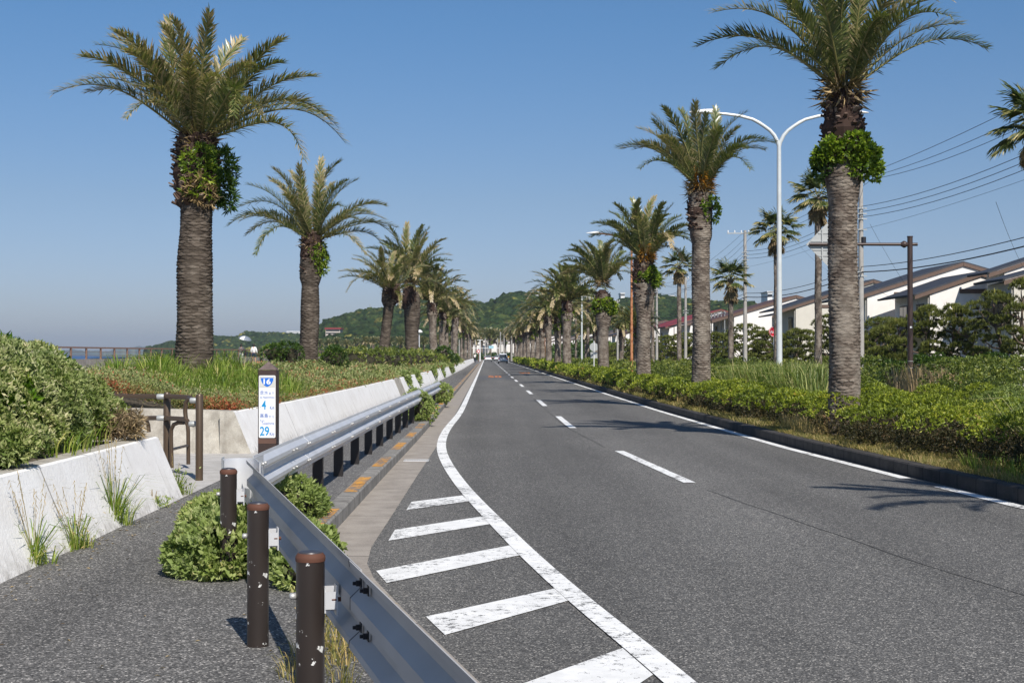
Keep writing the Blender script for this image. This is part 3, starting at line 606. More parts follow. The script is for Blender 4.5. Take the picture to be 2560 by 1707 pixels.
# planted banks
def bank(name,y0,y1,ny,xr=lambda y:ip(WF,y)-.36,label=None):
    nx=22; V=[]; r=np.random.default_rng(5)
    for j in range(ny+1):
        y=y0+(y1-y0)*j/ny; xa=xr(y)
        for i in range(nx+1):
            q=i/nx; x=xa+(-11.6-xa)*q; e=min(1,abs((y-22.6)/3.5),abs((y-15.35)/2.5)); z=.76+.42*e*math.exp(-((q-.38)/.25)**2)+.18*min(1,q/.9)*(1 if q>.3 else q/.3); 
            if 0<i<nx: z+=.03*math.sin(x*3+y*1.7)+.03*math.sin(y*.9+x)
            if i==nx: z=.94
            V.append((x,y,z))
    Fc=[(j*(nx+1)+i,(j+1)*(nx+1)+i,(j+1)*(nx+1)+i+1,j*(nx+1)+i+1) for j in range(ny) for i in range(nx)]
    return tag(mesh_np(name,np.array(V)-[0,0,.012],np.array(Fc),M['soil'],smooth=True),label,kind='structure')
bank('bank',-8,15.35,30); bank('bank',22.6,300,200)
def bank_z(x,y):
    xa=ip(WF,y)-.36; q=(x-xa)/(-11.6-xa); q=min(max(q,0),1); return .74+.42*math.exp(-((q-.38)/.25)**2)+.18*min(1,q/.9)*(1 if q>.3 else q/.3)
SW=[(-24.5,10),(-22.5,50),(-21.6,66),(-18.9,116),(-18.1,200),(-18.0,300),(-24,400)]
poly_sheet('promenade',[[(-11.6,-20,.935),(-11.6,400,.935)]+[(x-.05,y,.935) for x,y in reversed(SW)]+[(-26,-20,.935)]],M['apron'])
sw=empty('sea_wall',(-21,60,.94)); tag(sw,'low grey concrete sea wall under the promenade railing','wall')
mb=MB(); mb.sweep([(x,y,.93) for x,y in SW],[(-.2,-4),(-.2,.53),(.2,.53),(.2,-4)]); rel(mb.build('wall_body',M['seawall'],sw),sw)
rl_=empty('promenade_railing',(-21,60,1.47)); tag(rl_,'long weathered brown railing along the sea wall','railing')
mb=MB(); P=[Vector((x,y,2.06)) for x,y in SW]; mb.sweep([(x,y,2.06) for x,y in SW],[(-.045,-.04),(-.045,.04),(.045,.04),(.045,-.04)]); rel(mb.build('top_rail',M['rail_brown'],rl_),rl_)
seg=[];
for i in range(len(P)-1):
    L=(P[i+1]-P[i]).length; 
    seg+= [(P[i].lerp(P[i+1],q/L)) for q in np.arange(0,L,2.35)]
for i in range(len(SW)-1): 
    pass
bar=MB()
for off in (.18,.36): bar.sweep([(x,y,1.47+off) for x,y in SW],[(-.008,-.008),(-.008,.008),(.008,.008),(.008,-.008)])
rel(bar.build('wire_rail',M['rail_brown'],rl_),rl_)
nodes=[p for p in seg if p.y>30]; big=MB()
for p in nodes[:100]:
    mb=MB(); mb.box((0,0,.29),(.09,.11,.6)); o=mb.build('post',M['rail_brown'],rl_); o.location=Vector((p.x,p.y,1.455))-rl_.location
for p in nodes[100:]: big.box((p.x,p.y,1.76),(.09,.11,.6))
if big.v: tag(rel(big.build('far_posts',M['rail_brown'],rl_),rl_),kind='stuff')
# hills
def crowns(X,Y,cell=9.0,seed=0):
    gx=np.floor(X/cell).astype(int); gy=np.floor(Y/cell).astype(int); best=np.full(X.shape,1e9); ids=np.zeros(X.shape)
    def h(a,b,k): return (np.sin(a*127.1+b*311.7+k*74.7+seed)*43758.5453)%1
    for dx in(-1,0,1):
        for dy in(-1,0,1):
            a=gx+dx;b=gy+dy; cx=(a+h(a,b,1))*cell; cy=(b+h(a,b,2))*cell; rr=.75+.6*h(a,b,3); d=np.hypot(X-cx,Y-cy)/rr; m=d<best; best=np.where(m,d,best); ids=np.where(m,h(a,b,4),ids)
    return np.sqrt(np.clip(1-(best/(cell*.85))**2,0,1)),ids
t=NT('forest_hill'); a=t.n('Attribute',attribute_name='v',attribute_type='GEOMETRY')
c=t.ramp(a.outputs['Fac'],[(0,(.014,.030,.010)),(.5,(.030,.052,.017)),(.8,(.052,.075,.022)),(.94,(.085,.10,.026)),(1,(.16,.15,.035))])
c=t.mix(1,c,t.ramp(t.noise(.22,6,.75),[(.35,.3),(.65,1.9)]),'MULTIPLY'); t.set(c,.95,0,.1); t.bump(t.noise(.7,5,.7),1.0,1.6); M['forest']=t.m
def ridge(name,sky_,Yc,Y0,step,rows,cell,label,seed=0,zfoot=0,bump=.8):
    xs=np.arange(sky_[0][0],sky_[-1][0],step); ys=np.interp(xs,[p[0] for p in sky_],[p[1] for p in sky_])
    q=np.linspace(0,1.25,rows); XX=[];YY=[];ZZ=[]
    XG,Q=np.meshgrid(xs,q); Yw=Y0+(Yc-Y0)*Q*(1+.12*np.sin(XG*.013+seed)); 
    zc=(886-np.interp(XG,xs,ys))*Yc*(1+.12*np.sin(XG*.013+seed))/F+1.7
    prof=np.where(Q<=1,np.sin(np.clip(Q,0,1)*PI/2)**.9,1-.6*(Q-1)/.25*.8)
    Xw=(XG-1216)/F*Yw; zc=1.7+(zc-1.7)*.84; und=.10*np.sin(Xw*.021+Yw*.013+seed)+.07*np.sin(Xw*.043-Yw*.03)
    b,ids=crowns(Xw,Yw,cell,seed); Z=zfoot+(zc-zfoot-cell*bump*.75)*prof*(1+und*(1-np.clip(Q,0,1)**2)*1.2)+b*cell*bump
    V=np.stack([Xw,Yw,Z],-1).reshape(-1,3); nx=len(xs); i=np.arange(rows-1)[:,None]*nx; j=np.arange(nx-1)[None,:]
    Fc=np.stack([i+j,i+j+1,i+nx+j+1,i+nx+j],-1).reshape(-1,4); v=(ids**1.3*.9+.12*rng.random(ids.shape))[:-1,:-1].ravel()
    RV.append((V,Q.ravel()))
    return tag(mesh_np(name,V,Fc,M['forest'],np.clip(v,0,1),None,None,True),label,kind='structure')
RV=[]
def forest(k,n,r0,r1,label,qmax=1.03):
    V,Q=RV[k]; r=np.random.default_rng(40+k); idx=np.flatnonzero((Q<qmax)&(Q>.04)); C=V[r.choice(idx,n)]; na,nb=8,4
    S_=[(0,0,1.0)]+[(math.sin(p)*math.cos(2*PI*(j+.5*(i%2))/na),math.sin(p)*math.sin(2*PI*(j+.5*(i%2))/na),math.cos(p)) for i,p in enumerate((.55,1.05,1.55,2.1)) for j in range(na)]; S_=np.array(S_); m=len(S_)
    rad=r.uniform(r0,r1,n)*r.uniform(.7,1.25,n); P=S_[None]*(1+r.normal(0,.17,(n,m,1)))*rad[:,None,None]*[1,1,.85]; P=P+C[:,None,:]-np.array([0,0,.35])*rad[:,None,None]
    T=[(0,1+j,1+(j+1)%na) for j in range(na)]
    for i in range(nb-1):
        for j in range(na): a,b=1+i*na+j,1+i*na+(j+1)%na; T+=[(a,a+na,b),(b,a+na,b+na)]
    T=np.array(T); Fc=(T[None]+(np.arange(n)*m)[:,None,None]).reshape(-1,3); v=np.clip(np.repeat(r.beta(2,2.3,n)+(r.random(n)<.05)*.4,len(T))+r.normal(0,.09,n*len(T)),0,1)
    return tag(mesh_np('forest',P.reshape(-1,3),Fc,M['forest'],v,smooth=False),label,kind='stuff')
ridge('hills',[(380,884),(430,866),(470,860),(530,852),(570,853),(600,849),(615,840),(632,836),(655,838),(700,835),(735,838),(780,845),(850,850),(900,856)],1700,1250,1.6,90,16,'low far wooded headland',1,-12,1.0)
ridge('hills',[(742,884),(770,868),(790,848),(800,822),(815,812),(830,803),(860,797),(900,786),(930,782),(960,778),(1000,776),(1046,750),(1100,744),(1153,745),(1173,748),(1212,753),(1235,748),(1258,735),(1288,730),(1332,731),(1380,745),(1450,758),(1520,775),(1580,800)],1050,620,1.6,150,9.5,'main wooded hill behind the end of the road',2,-8)
ridge('hills',[(1360,800),(1400,760),(1450,738),(1517,742),(1546,746),(1572,739),(1622,740),(1653,739),(1680,746),(1733,744),(1775,744),(1865,737),(1900,750),(2000,756),(2200,765),(2400,775),(2700,790)],880,600,2.6,110,9,'wooded ridge behind the row of houses',5,-8)
forest(0,5200,3.5,6.5,'tree crowns on the low far headland'); forest(1,14000,2.6,5.2,'tree crowns covering the main hill'); forest(2,9000,2.4,4.4,'tree crowns on the ridge behind the terrace')
# far coast across the bay
V=[];n=90
for i in range(n+1):
    x=60+ (520-60)*i/n; hgt=(4+17*math.exp(-((x-345)/70)**2)+9*math.exp(-((x-190)/60)**2)+1.5*math.sin(x*.11)+math.sin(x*.31))*min(1,(x-60)/50,(520-x)/60)
    for k,(Y,s) in enumerate(((9000,0),(9250,.8),(9600,1),(10100,0))): V.append(((x-1216)/F*Y,Y,-2.4+max(0,hgt)*Y/F*s))
Fc=[(i*4+k,(i+1)*4+k,(i+1)*4+k+1,i*4+k+1) for i in range(n) for k in range(3)]
tag(mesh_np('far_coast',V,Fc,M['forest'],smooth=True),'hazy far coast across the bay',kind='structure')
# haze
hm=bpy.data.materials.new('haze_air'); hm.use_nodes=True; hm.node_tree.nodes.remove(hm.node_tree.nodes['Principled BSDF'])
pv=hm.node_tree.nodes.new('ShaderNodeVolumePrincipled'); pv.inputs['Density'].default_value=1.1e-4; pv.inputs['Color'].default_value=(.78,.88,1,1); pv.inputs['Anisotropy'].default_value=.2
hm.node_tree.links.new(pv.outputs[0],hm.node_tree.nodes['Material Output'].inputs['Volume'])
HZ=MB().box((0,4500,70),(23500,15500,152)).build('haze',hm); tag(HZ,kind='stuff')
# ================= PALMS =================
GL='date palms along the left bank'; GR='date palms along the right verge'
def T(L,s=2.613,ox=0,oy=0): return [(ox+x/s,oy+y/s)+tuple(r) for x,y,*r in L]
# nearest left palm
b=at(484,930,31); b.z=1.05
near_palm('big wind-burnt date palm on the left bank, nearest on the sea side',GL,tuple(b),
 [(-.1,.47),(.15,.44),(.5,.41),(1.5,.37),(2.6,.375),(3.4,.33),(3.85,.34),(4.2,.42),(4.6,.44),(5.0,.36),(5.2,.28)],tuple(at(492,350,31)),
 [(147,237),(207,205),(222,142),(287,92),(302,82),(228,230),(417,71),(427,48),(524,34),(595,96),(702,103),(628,165,-1,.8),(781,195),(811,297),(834,321),(850,358),(752,404),(348,222,-1,.8),(478,142,-1,.85),(470,180,-1,.8),(560,200,-1),(380,180),(650,300,-1,.8),(330,300,-1,.8)],
 3.2,.85,11,0,(.08,0),11,[((.16,-.28,4.6),.38,.34,.60,560,.14,.042,M['fern']),((.52,.0,4.5),.36,.42,.72,520,.18,.035,M['fern_dark']),((.2,-.35,4.2),.35,.25,.35,160,.16,.03,M['palm_dry'])],(3.85,5.3,.42,.33,300),0,dict(mat='trunk_dark'))
b=at(771,921,54); b.z=1.0
near_palm('second date palm on the left bank, green ferns on the right of its neck',GL,tuple(b),
 [(-.1,.38),(.2,.36),(1,.345),(2.4,.35),(3.3,.31),(3.6,.40),(4.3,.42),(4.8,.36),(5.1,.30)],tuple(at(780,600,54)),
 [(577,565),(621,587),(649,639),(604,517),(625,462),(680,453),(689,421),(731,429),(753,413),(795,396),(847,404),(887,450),(959,517),(955,549),(985,600),(960,633),(909,636),(899,555,-1,.9),(730,530,-1,.8),(985,570)],
 3.1,.6,14,0,(.14,0),22,[((.36,-.15,4.35),.36,.34,.62,420,.16,.045,M['fern'])],(3.7,5.2,.36,.32,120),0,dict(mat='trunk_dark'))
b=at(958,884,76); b.z=.95
near_palm('third date palm on the left bank, thin leaning trunk with pale dry fronds',GL,tuple(b),
 [(-.1,.30),(.3,.28),(2,.26),(3.3,.27),(3.6,.42),(4.3,.42),(4.6,.30)],tuple(at(980,729,76)),
 [(852,696),(854,679),(873,729),(886,648),(890,639),(917,633),(955,620),(985,630),(1040,650),(1060,700),(1050,745),(1000,770,-1,.7),(905,690)],
 2.9,.95,18,1,(.45,0),33,None,(3.5,4.5,.38,.34,80),0,dict(mat='trunk_dark'))
b=at(1030,884,92); b.z=.9
near_palm('fourth date palm on the left bank, thick scaly trunk standing in a wooden prop frame',GL,tuple(b),
 [(-.1,.44),(.8,.42),(2.3,.43),(2.7,.48),(3.6,.53),(4.4,.50),(4.9,.40)],tuple(at(1026,706,92)),
 [(978,568),(1018,558),(1055,566),(1070,570),(1112,599),(1101,622),(1116,660),(1112,752),(959,602),(1080,700),(1120,720),(975,760),(950,650)],
 3.9,.35,26,1,(0,0),44,None,(3.6,5.0,.48,.42,80),0,dict(mat='trunk_dark'))
# nearest right palm
b=at(2112,1040,26.3); b.z=.1
near_palm('tall date palm, nearest trunk on the right, leafy collar under its crown',GR,tuple(b),
 [(-.1,.33),(.3,.30),(1.0,.285),(3,.265),(4.4,.26),(4.75,.31),(5.0,.36),(5.3,.27),(6.1,.19),(6.4,.18)],tuple(at(2108,222,26.3)),
 [(1760,116),(1801,168),(1799,34),(1901,-10),(1986,139,-1,.62),(2122,-110),(2160,-90),(2065,-90),(2376,3),(2449,125),(2218,46,-1,.8),(1960,-60),(2265,-75),(2000,-80),(1880,-60),(2320,-20)],
 2.95,.35,14,0,(-.05,0),55,[((0,-.05,5.36),.62,.55,.36,1300,.10,.055,M['fern']),((.28,-.1,5.12),.42,.40,.34,500,.09,.05,M['fern']),((-.3,-.05,5.1),.3,.3,.3,260,.09,.05,M['fern_dark'])],(5.2,6.35,.31,.19,170),0,dict(row=.062,N=8,depth=.04))
b=at(1754,1000,43.5); b.z=.1
near_palm('second date palm on the right verge, slim crown behind the first lamp head',GR,tuple(b),
 [(-.1,.32),(.4,.295),(2,.27),(4.0,.27),(5.0,.265),(5.2,.33),(5.6,.34),(6.2,.36),(6.55,.30)],tuple(at(1748,466,43.5)),
 [(1551,369),(1590,374),(1614,356),(1599,320),(1656,343),(1639,285),(1669,269),(1703,273),(1745,257),(1779,268),(1803,324,-1),(1860,279),(1905,350),(1928,359),(1875,426),(1790,290)],
 2.75,.3,14,0,(-.03,0),66,[((.24,-.2,6.05),.30,.30,.44,210,.12,.055,M['fern'])],(5.3,6.6,.27,.22,120),.9,dict(row=.068,N=8,depth=.04))
b=at(1609,960,59.6); b.z=.1
near_palm('third date palm on the right verge with orange fruit stalks and a leafy neck',GR,tuple(b),
 [(-.1,.33),(.4,.30),(2.6,.29),(3.3,.30),(3.8,.40),(4.5,.45),(5.4,.38),(5.6,.3)],tuple(at(1609,648,59.6)),
 [(1487,559),(1529,530),(1542,511),(1579,498),(1600,501),(1630,492),(1661,509),(1697,540),(1726,568),(1728,614),(1514,614),(1480,590),(1720,590)],
 3.0,.3,26,1,(.0,0),77,[((.2,-.2,4.85),.48,.42,.42,700,.12,.06,M['fern'])],(4.0,5.5,.38,.34,90),1.1)
b=at(1508,950,80); b.z=.1
near_palm('fourth date palm on the right verge, round green leafy ball under the crown',GR,tuple(b),
 [(-.1,.33),(.4,.31),(2.6,.30),(3.0,.31),(3.6,.45),(4.4,.5),(5.0,.4)],tuple(at(1506,705,80)),
 [(1399,660),(1407,643),(1426,626),(1449,614),(1468,605),(1495,602),(1518,610),(1560,630),(1575,664),(1580,690),(1410,680)],
 3.2,.35,26,1,(0,0),88,[((.05,-.15,4.35),.72,.6,.5,750,.14,.07,M['fern'])],(3.7,5.0,.44,.34,70))
near_palm('date palm just right of the frame whose crown shades the road',GR,(8.7,9.6,.1),[(-.1,.33),(1.0,.285),(4.4,.27),(5.1,.42),(6.1,.28),(6.4,.24)],(8.7,9.6,6.7),[],2.5,.3,26,1,(0,0),99,None,None,0,dict(dz=.04,nt=24))
# far palms: shared meshes (trunk, crown, neck)
def far_proto(seed,L,hh,dry,stub,lift,r0=.33,nf=54):
    root=empty('date_palm',(0,0,-50)); 
    trunk_mesh([(-.2,r0+.03),(.4,r0),(hh*.6,r0-.03),(hh*.72,r0),(hh*.82,r0+.12),(hh,r0)],root,seed=seed,dz=.04,nt=22,row=.14,N=7,depth=.04)
    fa=FA(); r=random.Random(seed)
    for vec,q in crown_dirs(nf,L,seed,low=-.22):
        V,Fc,v,m=frond_data((bulge_for(vec,r),(2 if q>.82 and r.random()<dry else (1 if r.random()<dry else 0)),2,r.choice((1,2)))); Mx=chord_matrix(vec,r.uniform(-.3,.3))
        A=np.array(Mx.to_3x3()); fa.V.append(V@A.T+[0,0,hh+.15]); fa.F.append(Fc+fa.n); fa.n+=len(V); fa.v.append(v); fa.m.append(m)
    fa.build('crown',[M['leaf_palm'],M['rachis']],root); boots_mesh(hh*.74,hh*1.0,r0,r0*.9,root,n=50,ln=.2,seed=seed)
    if lift: clump(root,(.1,-.1,hh*.84),.55,.5,.45,160,.2,.1,M['fern'])
    return root
PR=[far_proto(1,3.4,5.2,.3,1,1),far_proto(2,3.6,5.0,.5,1,0),far_proto(3,3.3,5.4,.4,1,0),far_proto(4,3.7,4.8,.55,1,1)]
used=set(); ORD=['','first','second','third','fourth','fifth','sixth','seventh','eighth','ninth','tenth','eleventh','twelfth','thirteenth','fourteenth','fifteenth','sixteenth','seventeenth','eighteenth','nineteenth','twentieth','twenty-first','twenty-second']
def far_palm(k,x,y,z,s,label,group,rz=None):
    p=PR[k]
    if k in used: o=copy_tree(p)
    else: used.add(k); o=p
    o.location=(x,y,z); o.rotation_euler=(R(U(-2,2)),R(U(-2,2)),U(0,6.28) if rz is None else rz); o.scale=(s*U(.95,1.05),)*2+(s,); tag(o,label,'palm tree',group)
    return o
Lx=[(1085,129,1.1),(1104,152,1.0),(1116,172,.98),(1136,196,1.2),(1131,240,1.1),(1154,262,1.0),(1163,300,1.05),(1172,350,1.1),(1180,405,1.1)]
for i,(x,Y,s) in enumerate(Lx):
    p=at(x,886,Y); far_palm((i*3+1)%4,p.x,Y,.85,s,'%s date palm counted from the camera in the left bank row'%ORD[i+5],GL)
Rx=[(1417,113,1.08),(1395,130,1.0),(1373,147,1.02),(1356,164,.95),(1343,181,1.0),(1331,199,.98),(1321,218,1.0),(1311,240,1.02),(1303,262,1.0),(1296,288,1.05),(1289,320,1.0)]
for i,(x,Y,s) in enumerate(Rx):
    p=at(x,886,Y); far_palm((i*3)%4,p.x,Y,.15,s,'%s date palm counted from the camera in the right verge row'%ORD[i+5],GR)
vist=[(1226,450,1.25),(1245,500,1.3),(1205,520,1.35),(1262,470,1.3),(1190,560,1.4),(1180,500,1.2),(1278,430,1.2),(1236,560,1.5),(1215,600,1.6),(1168,600,1.5)]
for i,(x,Y,s) in enumerate(vist):
    p=at(x,886,Y); far_palm(i%4,p.x,Y,.1,s,'far date palm in the cluster closing the road vista','palm tree' and 'date palms closing the vista')
mids=[(1552,135,.75),(1490,165,.8),(1466,200,.85),(1590,118,.7)]
for i,(x,Y,s) in enumerate(mids):
    p=at(x,886,Y); far_palm((i+1)%4,p.x,Y,.15,s,['short date palm behind the rusty lamp pole, left of the third right palm','low date palm seen behind the fourth right-hand palm','far low date palm standing beside the utility poles','short date palm hidden behind the third right-hand trunk'][i],'date palms on the far side of the greenery')
# palms along the distant beach: one row of tiny trees
for i in range(16):
    x=800+22*i+U(-6,6); Y=520-i*6; p=at(x,886,Y); far_palm(i%4,p.x,Y,.2,U(.85,1.0),'tiny distant palm in the row along the far beach promenade','distant palms along the far beach')
# fan palms
def fan_palm(label,x,ycrown,Y,seed,hh=None,tr=.17,skirt=1.0):
    p=at(x,886,Y); c=at(x,ycrown,Y); z0=.12; hgt=c.z-z0; root=empty('fan_palm',(p.x,Y,z0)); tag(root,label,'palm tree','fan palms on the far side of the greenery')
    trunk_mesh([(-.1,tr+.06),(.4,tr+.02),(hgt*.5,tr),(hgt-1.2,tr-.01),(hgt-.2,tr+.03)],root,seed=seed,dz=.05,nt=18,row=.16,N=5,depth=.015)
    r=random.Random(seed); fa=FA(); dr=FA(); pet=MB()
    def fan(fa_,O,D,Lf,v0,mi=0,spread=150,droop=.3):
        D=D.normalized(); s=D.cross(Vector((0,0,1))); s=s.normalized() if s.length>.05 else Vector((1,0,0)); n=22
        P=[];DD=[];ang=[]
        for k in range(n):
            a=R(-spread/2+spread*k/(n-1)); d=D*math.cos(a)+s*math.sin(a)-Vector((0,0,1))*droop*abs(math.sin(a)); P.append(O+d.normalized()*.05); DD.append(d.normalized()); ang.append(1-.25*abs(math.sin(a)))
        Pn=np.array(P); Dn=np.array(DD); Lk=Lf*np.array(ang)*rng.uniform(.85,1.05,n)
        fa_.leaves(Pn,Dn,Lk*.72,.085,np.clip(v0+rng.random(n)*.3,0,1),0,.1,up=np.tile(np.array(s.cross(D)),(n,1)))
        Pt=Pn+Dn*(Lk*.55)[:,None]; D2=unit(Dn+rng.normal(0,.12,(n,3))-np.array([0,0,.35])); fa_.leaves(Pt,D2,Lk*.5,.04,np.clip(v0+.25+rng.random(n)*.4,0,1))
    O=Vector((0,0,hgt-.25))
    for i in range(26):
        q=i/26; az=i*2.4+r.uniform(-.2,.2); el=R(80)-R(105)*q; d=Vector((math.cos(az)*math.cos(el),math.sin(az)*math.cos(el),math.sin(el))); pl=r.uniform(.6,.95); e=O+d*pl
        pet.tube([O,O+d*pl*.5+Vector((0,0,.04)),e],[.02,.015,.01],5); fan(fa,e,(d+Vector((0,0,-.35))),.84*r.uniform(.85,1.15),.05+.3*q+r.uniform(0,.2))
    for i in range(int(22*skirt)):
        az=r.uniform(0,6.28); zz=r.uniform(.1,1.25)*skirt; d=Vector((math.cos(az)*.45,math.sin(az)*.45,-1)); fan(dr,O+Vector((math.cos(az)*.15,math.sin(az)*.15,-zz*.6)),d,.75,.1+r.random()*.3,spread=60,droop=.1)
    fa.build('crown',M['fan'],root); dr.build('dead_leaf_skirt',M['palm_dry'],root); pet.build('leaf_stalks',M['rachis'],root)
    return root
fan_palm('fan palm cut off by the right edge of the photo',2592,305,43,1,tr=.2)
fan_palm('fan palm half hidden behind the nearest right-hand trunk',2046,484,70,2)
fan_palm('tall slender fan palm seen directly behind the first lamp post',1941,571,80,3,tr=.14)
fan_palm('shorter shaggy fan palm with a long dead skirt, left of the lamp post',1827,690,94,4,skirt=1.25)
fan_palm('fan palm between the second and third right-hand palms',1698,660,112,5)
fan_palm('distant fan palm beside the rusty lamp pole',1632,700,150,6)
fan_palm('far fan palm standing among the utility poles',1470,745,170,7)
fan_palm('farthest fan palm above the pine row',1440,760,200,8)
# ================= GUARDRAILS =================
WP=[(0,-.165),(.004,-.14),(.05,-.10),(.052,-.065),(.006,-.022),(.006,.022),(.052,.065),(.05,.10),(.004,.14),(0,.165)]
def wbeam(path,z,name,parent,off0=0,mat='galv',up=.0):
    n=len(WP); t=.004; prof=[(o+off0,u) for o,u in WP]+[(o+off0-t-.001,u) for o,u in reversed(WP)]
    mb=MB(); mb.sweep([(x,y,z) for x,y in path],prof); o=mb.build(name,M[mat],parent,'auto'); return o
def resample(path,step):
    out=[path[0]]; 
    for a,b in zip(path[:-1],path[1:]):
        L=math.hypot(b[0]-a[0],b[1]-a[1]); k=max(1,int(L/step)); out+= [(a[0]+(b[0]-a[0])*i/k,a[1]+(b[1]-a[1])*i/k) for i in range(1,k+1)]
    return out
def bolt(parent,p,d,r=.013,l=.018,mat='boltl',name='bolt'):
    d=Vector(d).normalized(); p=Vector(p); mb=MB().tube([p,p+d*l,p+d*(l+.004)],[r,r,r*.6],8); return mb.build(name,M[mat],parent,True)
def GA(y): return ip([(10,-1.90),(11.2,-1.84),(13,-1.84),(16,-1.80),(20,-1.75),(24,-1.70),(33,-1.56),(43,-1.44)],y)
ZA=.735
ga=empty('guardrail',(0,0,0)); tag(ga,'long straight steel guardrail along the kerb, on close-set dark posts','guardrail')
ys=[11.25,14.2,18.2,22.2,26.2,30.2,34.2,38.2,43.0]
for a,b in zip(ys[:-1],ys[1:]):
    wbeam([(GA(y),y) for y in np.linspace(a+.03,b+.06,6)],ZA,'beam',ga,.004*(ys.index(a)%2))
    for dy in (-.06,.06):
        for dz in(-.083,.083): bolt(ga,(GA(b+dy)+.052,b+dy,ZA+dz),(1,0,0))
for a in ys[:-1]:
    for dy in(1.9,2.1):
        for dz in (-.083,.083): bolt(ga,(GA(a+dy)+.052,a+dy,ZA+dz),(1,0,0),.011)
# rounded end wing of the long rail
def wing(cx,cy,z,hgt,dirv,parent,name,mat='galv',r=.105,ret=.16,side=-1):
    # plate in line with the beam, then bent round to the back (side) in a half circle
    d=Vector((dirv[0],dirv[1],0)).normalized(); sd=Vector((-d.y,d.x,0))*(-side)
    pts=[Vector((cx,cy,0))-d*.42,Vector((cx,cy,0))]
    for k in range(1,9):
        a=PI*k/8; pts.append(Vector((cx,cy,0))+d*math.sin(a)*r+ sd*(1-math.cos(a))*r)
    pts.append(pts[-1]-d*ret); prof=[(0,-hgt/2),(0,hgt/2),(.005,hgt/2),(.005,-hgt/2)]
    mb=MB(); mb.sweep([(p.x,p.y,z) for p in pts],prof); return mb.build(name,M[mat],parent,'auto')
dA=Vector((GA(11.25)-GA(13),11.25-13,0))
wing(GA(11.1)+.055,11.05,ZA,.335,dA,ga,'end_wing',side=1,r=.13,ret=.1)
for dz in(-.1,.1):
    for dy in(11.3,11.42): bolt(ga,(GA(dy)+.062,dy,ZA+dz),(1,0,0),.014)
for i in range(17):
    y=12.2+2*i if i else 12.2
    y=14.2+2*(i-1)
    if y>43.2: break
    x=GA(y)-.115; mb=MB(); mb.box((0,0,.27),(.115,.10,.62)); o=mb.build('post',M['post_bd'],ga); o.location=(x,y,.15)
    mb=MB(); mb.box((0,0,0),(.06,.07,.10)); q=mb.build('bracket',M['galv'],o); q.location=(.083,0,.575)
# near rail (seen from behind)
def GB(y): return .82-.2456*y
ZB=.755
gb=empty('guardrail',(0,0,0)); tag(gb,'near steel guardrail cutting diagonally to the bottom edge, seen from behind','guardrail')
joint=[10.55,5.28,1.0,-3.2]
for i,(a,b) in enumerate(zip(joint[:-1],joint[1:])):
    pts=[(GB(y),y) for y in np.linspace(b-.10,a+.14*(i>0),8)]; wbeam(pts,ZB,'beam',gb,-.007*(i%2),'galv2')
    if i==0: wbeam([(GB(y),y) for y in (b+.135,b+.147)],ZB,'lap_seam',gb,-.008,'bolt')
    if i<2:
        for dy in(-.085,.085):
            y=b+dy+.02
            if i==0:
                for dz in(-.083,.083):
                    mb=MB(); mb.cyl((0,0,0),(-.018,0,0),.012,6); mb.cyl((-.018,0,0),(-.030,0,0),.007,8); mb.box((.0,0,0),(.004,.036,.036)); o=mb.build('bolt',M['bolt'],gb); o.location=(GB(y)+.028,y,ZB+dz); o.rotation_euler=(0,0,math.atan(.2456))
mb=MB(); dB=Vector((-.2456,1,0)).normalized()
wing(GB(10.6)+.055,10.66,ZB,.335,dB,gb,'end_wing',side=-1,r=.115,ret=.2)
def chip_post(parent,x,y,top,nm='post'):
    mb=MB(); mb.lathe([(.0572,-.1),(.0572,top-.155)],(0,0,0),28); o=mb.build(nm,M['post_b'],parent,'auto'); o.location=(x,y,.15)
    mb=MB(); mb.lathe([(.0595,top-.155-.006),(.0605,top-.15),(.060,top-.141),(.050,top-.128)],(0,0,0),28); c=mb.build('cap_rim',M['rust'],o,'auto')
    mb=MB(); mb.lathe([(.052,top-.135),(.045,top-.123),(.02,top-.119),(.003,top-.118)],(0,0,0),24); mb.build('cap_top',M['captop'],o,'auto')
    bolt(o,(-.056,-.01,top-.30),(-1,-.2,0),.014,.022)
    return o
for (x,y) in ((-1.787,9.9),(-1.218,7.62),(-.705,5.72),(.27,1.9)):
    P_=chip_post(gb,x,y,.885)
    # z-shaped bracket between post and beam
    mb=MB(); gx=GB(y)-x; mb.box((.078,.03,.567),(.05,.006,.10)); mb.box((.056,.0,.567),(.006,.06,.10)); mb.box((.103,.0,.567),(.006,.07,.12)); mb.box((.078,-.03,.567),(.045,.006,.07))
    br=mb.build('bracket',M['galv'],P_); br.rotation_euler=(0,0,.24)
    mb=MB(); mb.cyl((.10,-.02,.57),(.082,-.02,.57),.015,6); mb.cyl((.12,-.02,.57),(.1,-.02,.57),.010,6); b2=mb.build('bracket_bolt',M['rust'],P_); b2.rotation_euler=(0,0,.24)
# ================= STREET FURNITURE =================
def arc(c,r,a0,a1,ax,ay,n=9): return [Vector(c)+Vector(ax)*r*math.cos(a0+(a1-a0)*i/n)+Vector(ay)*r*math.sin(a0+(a1-a0)*i/n) for i in range(n+1)]
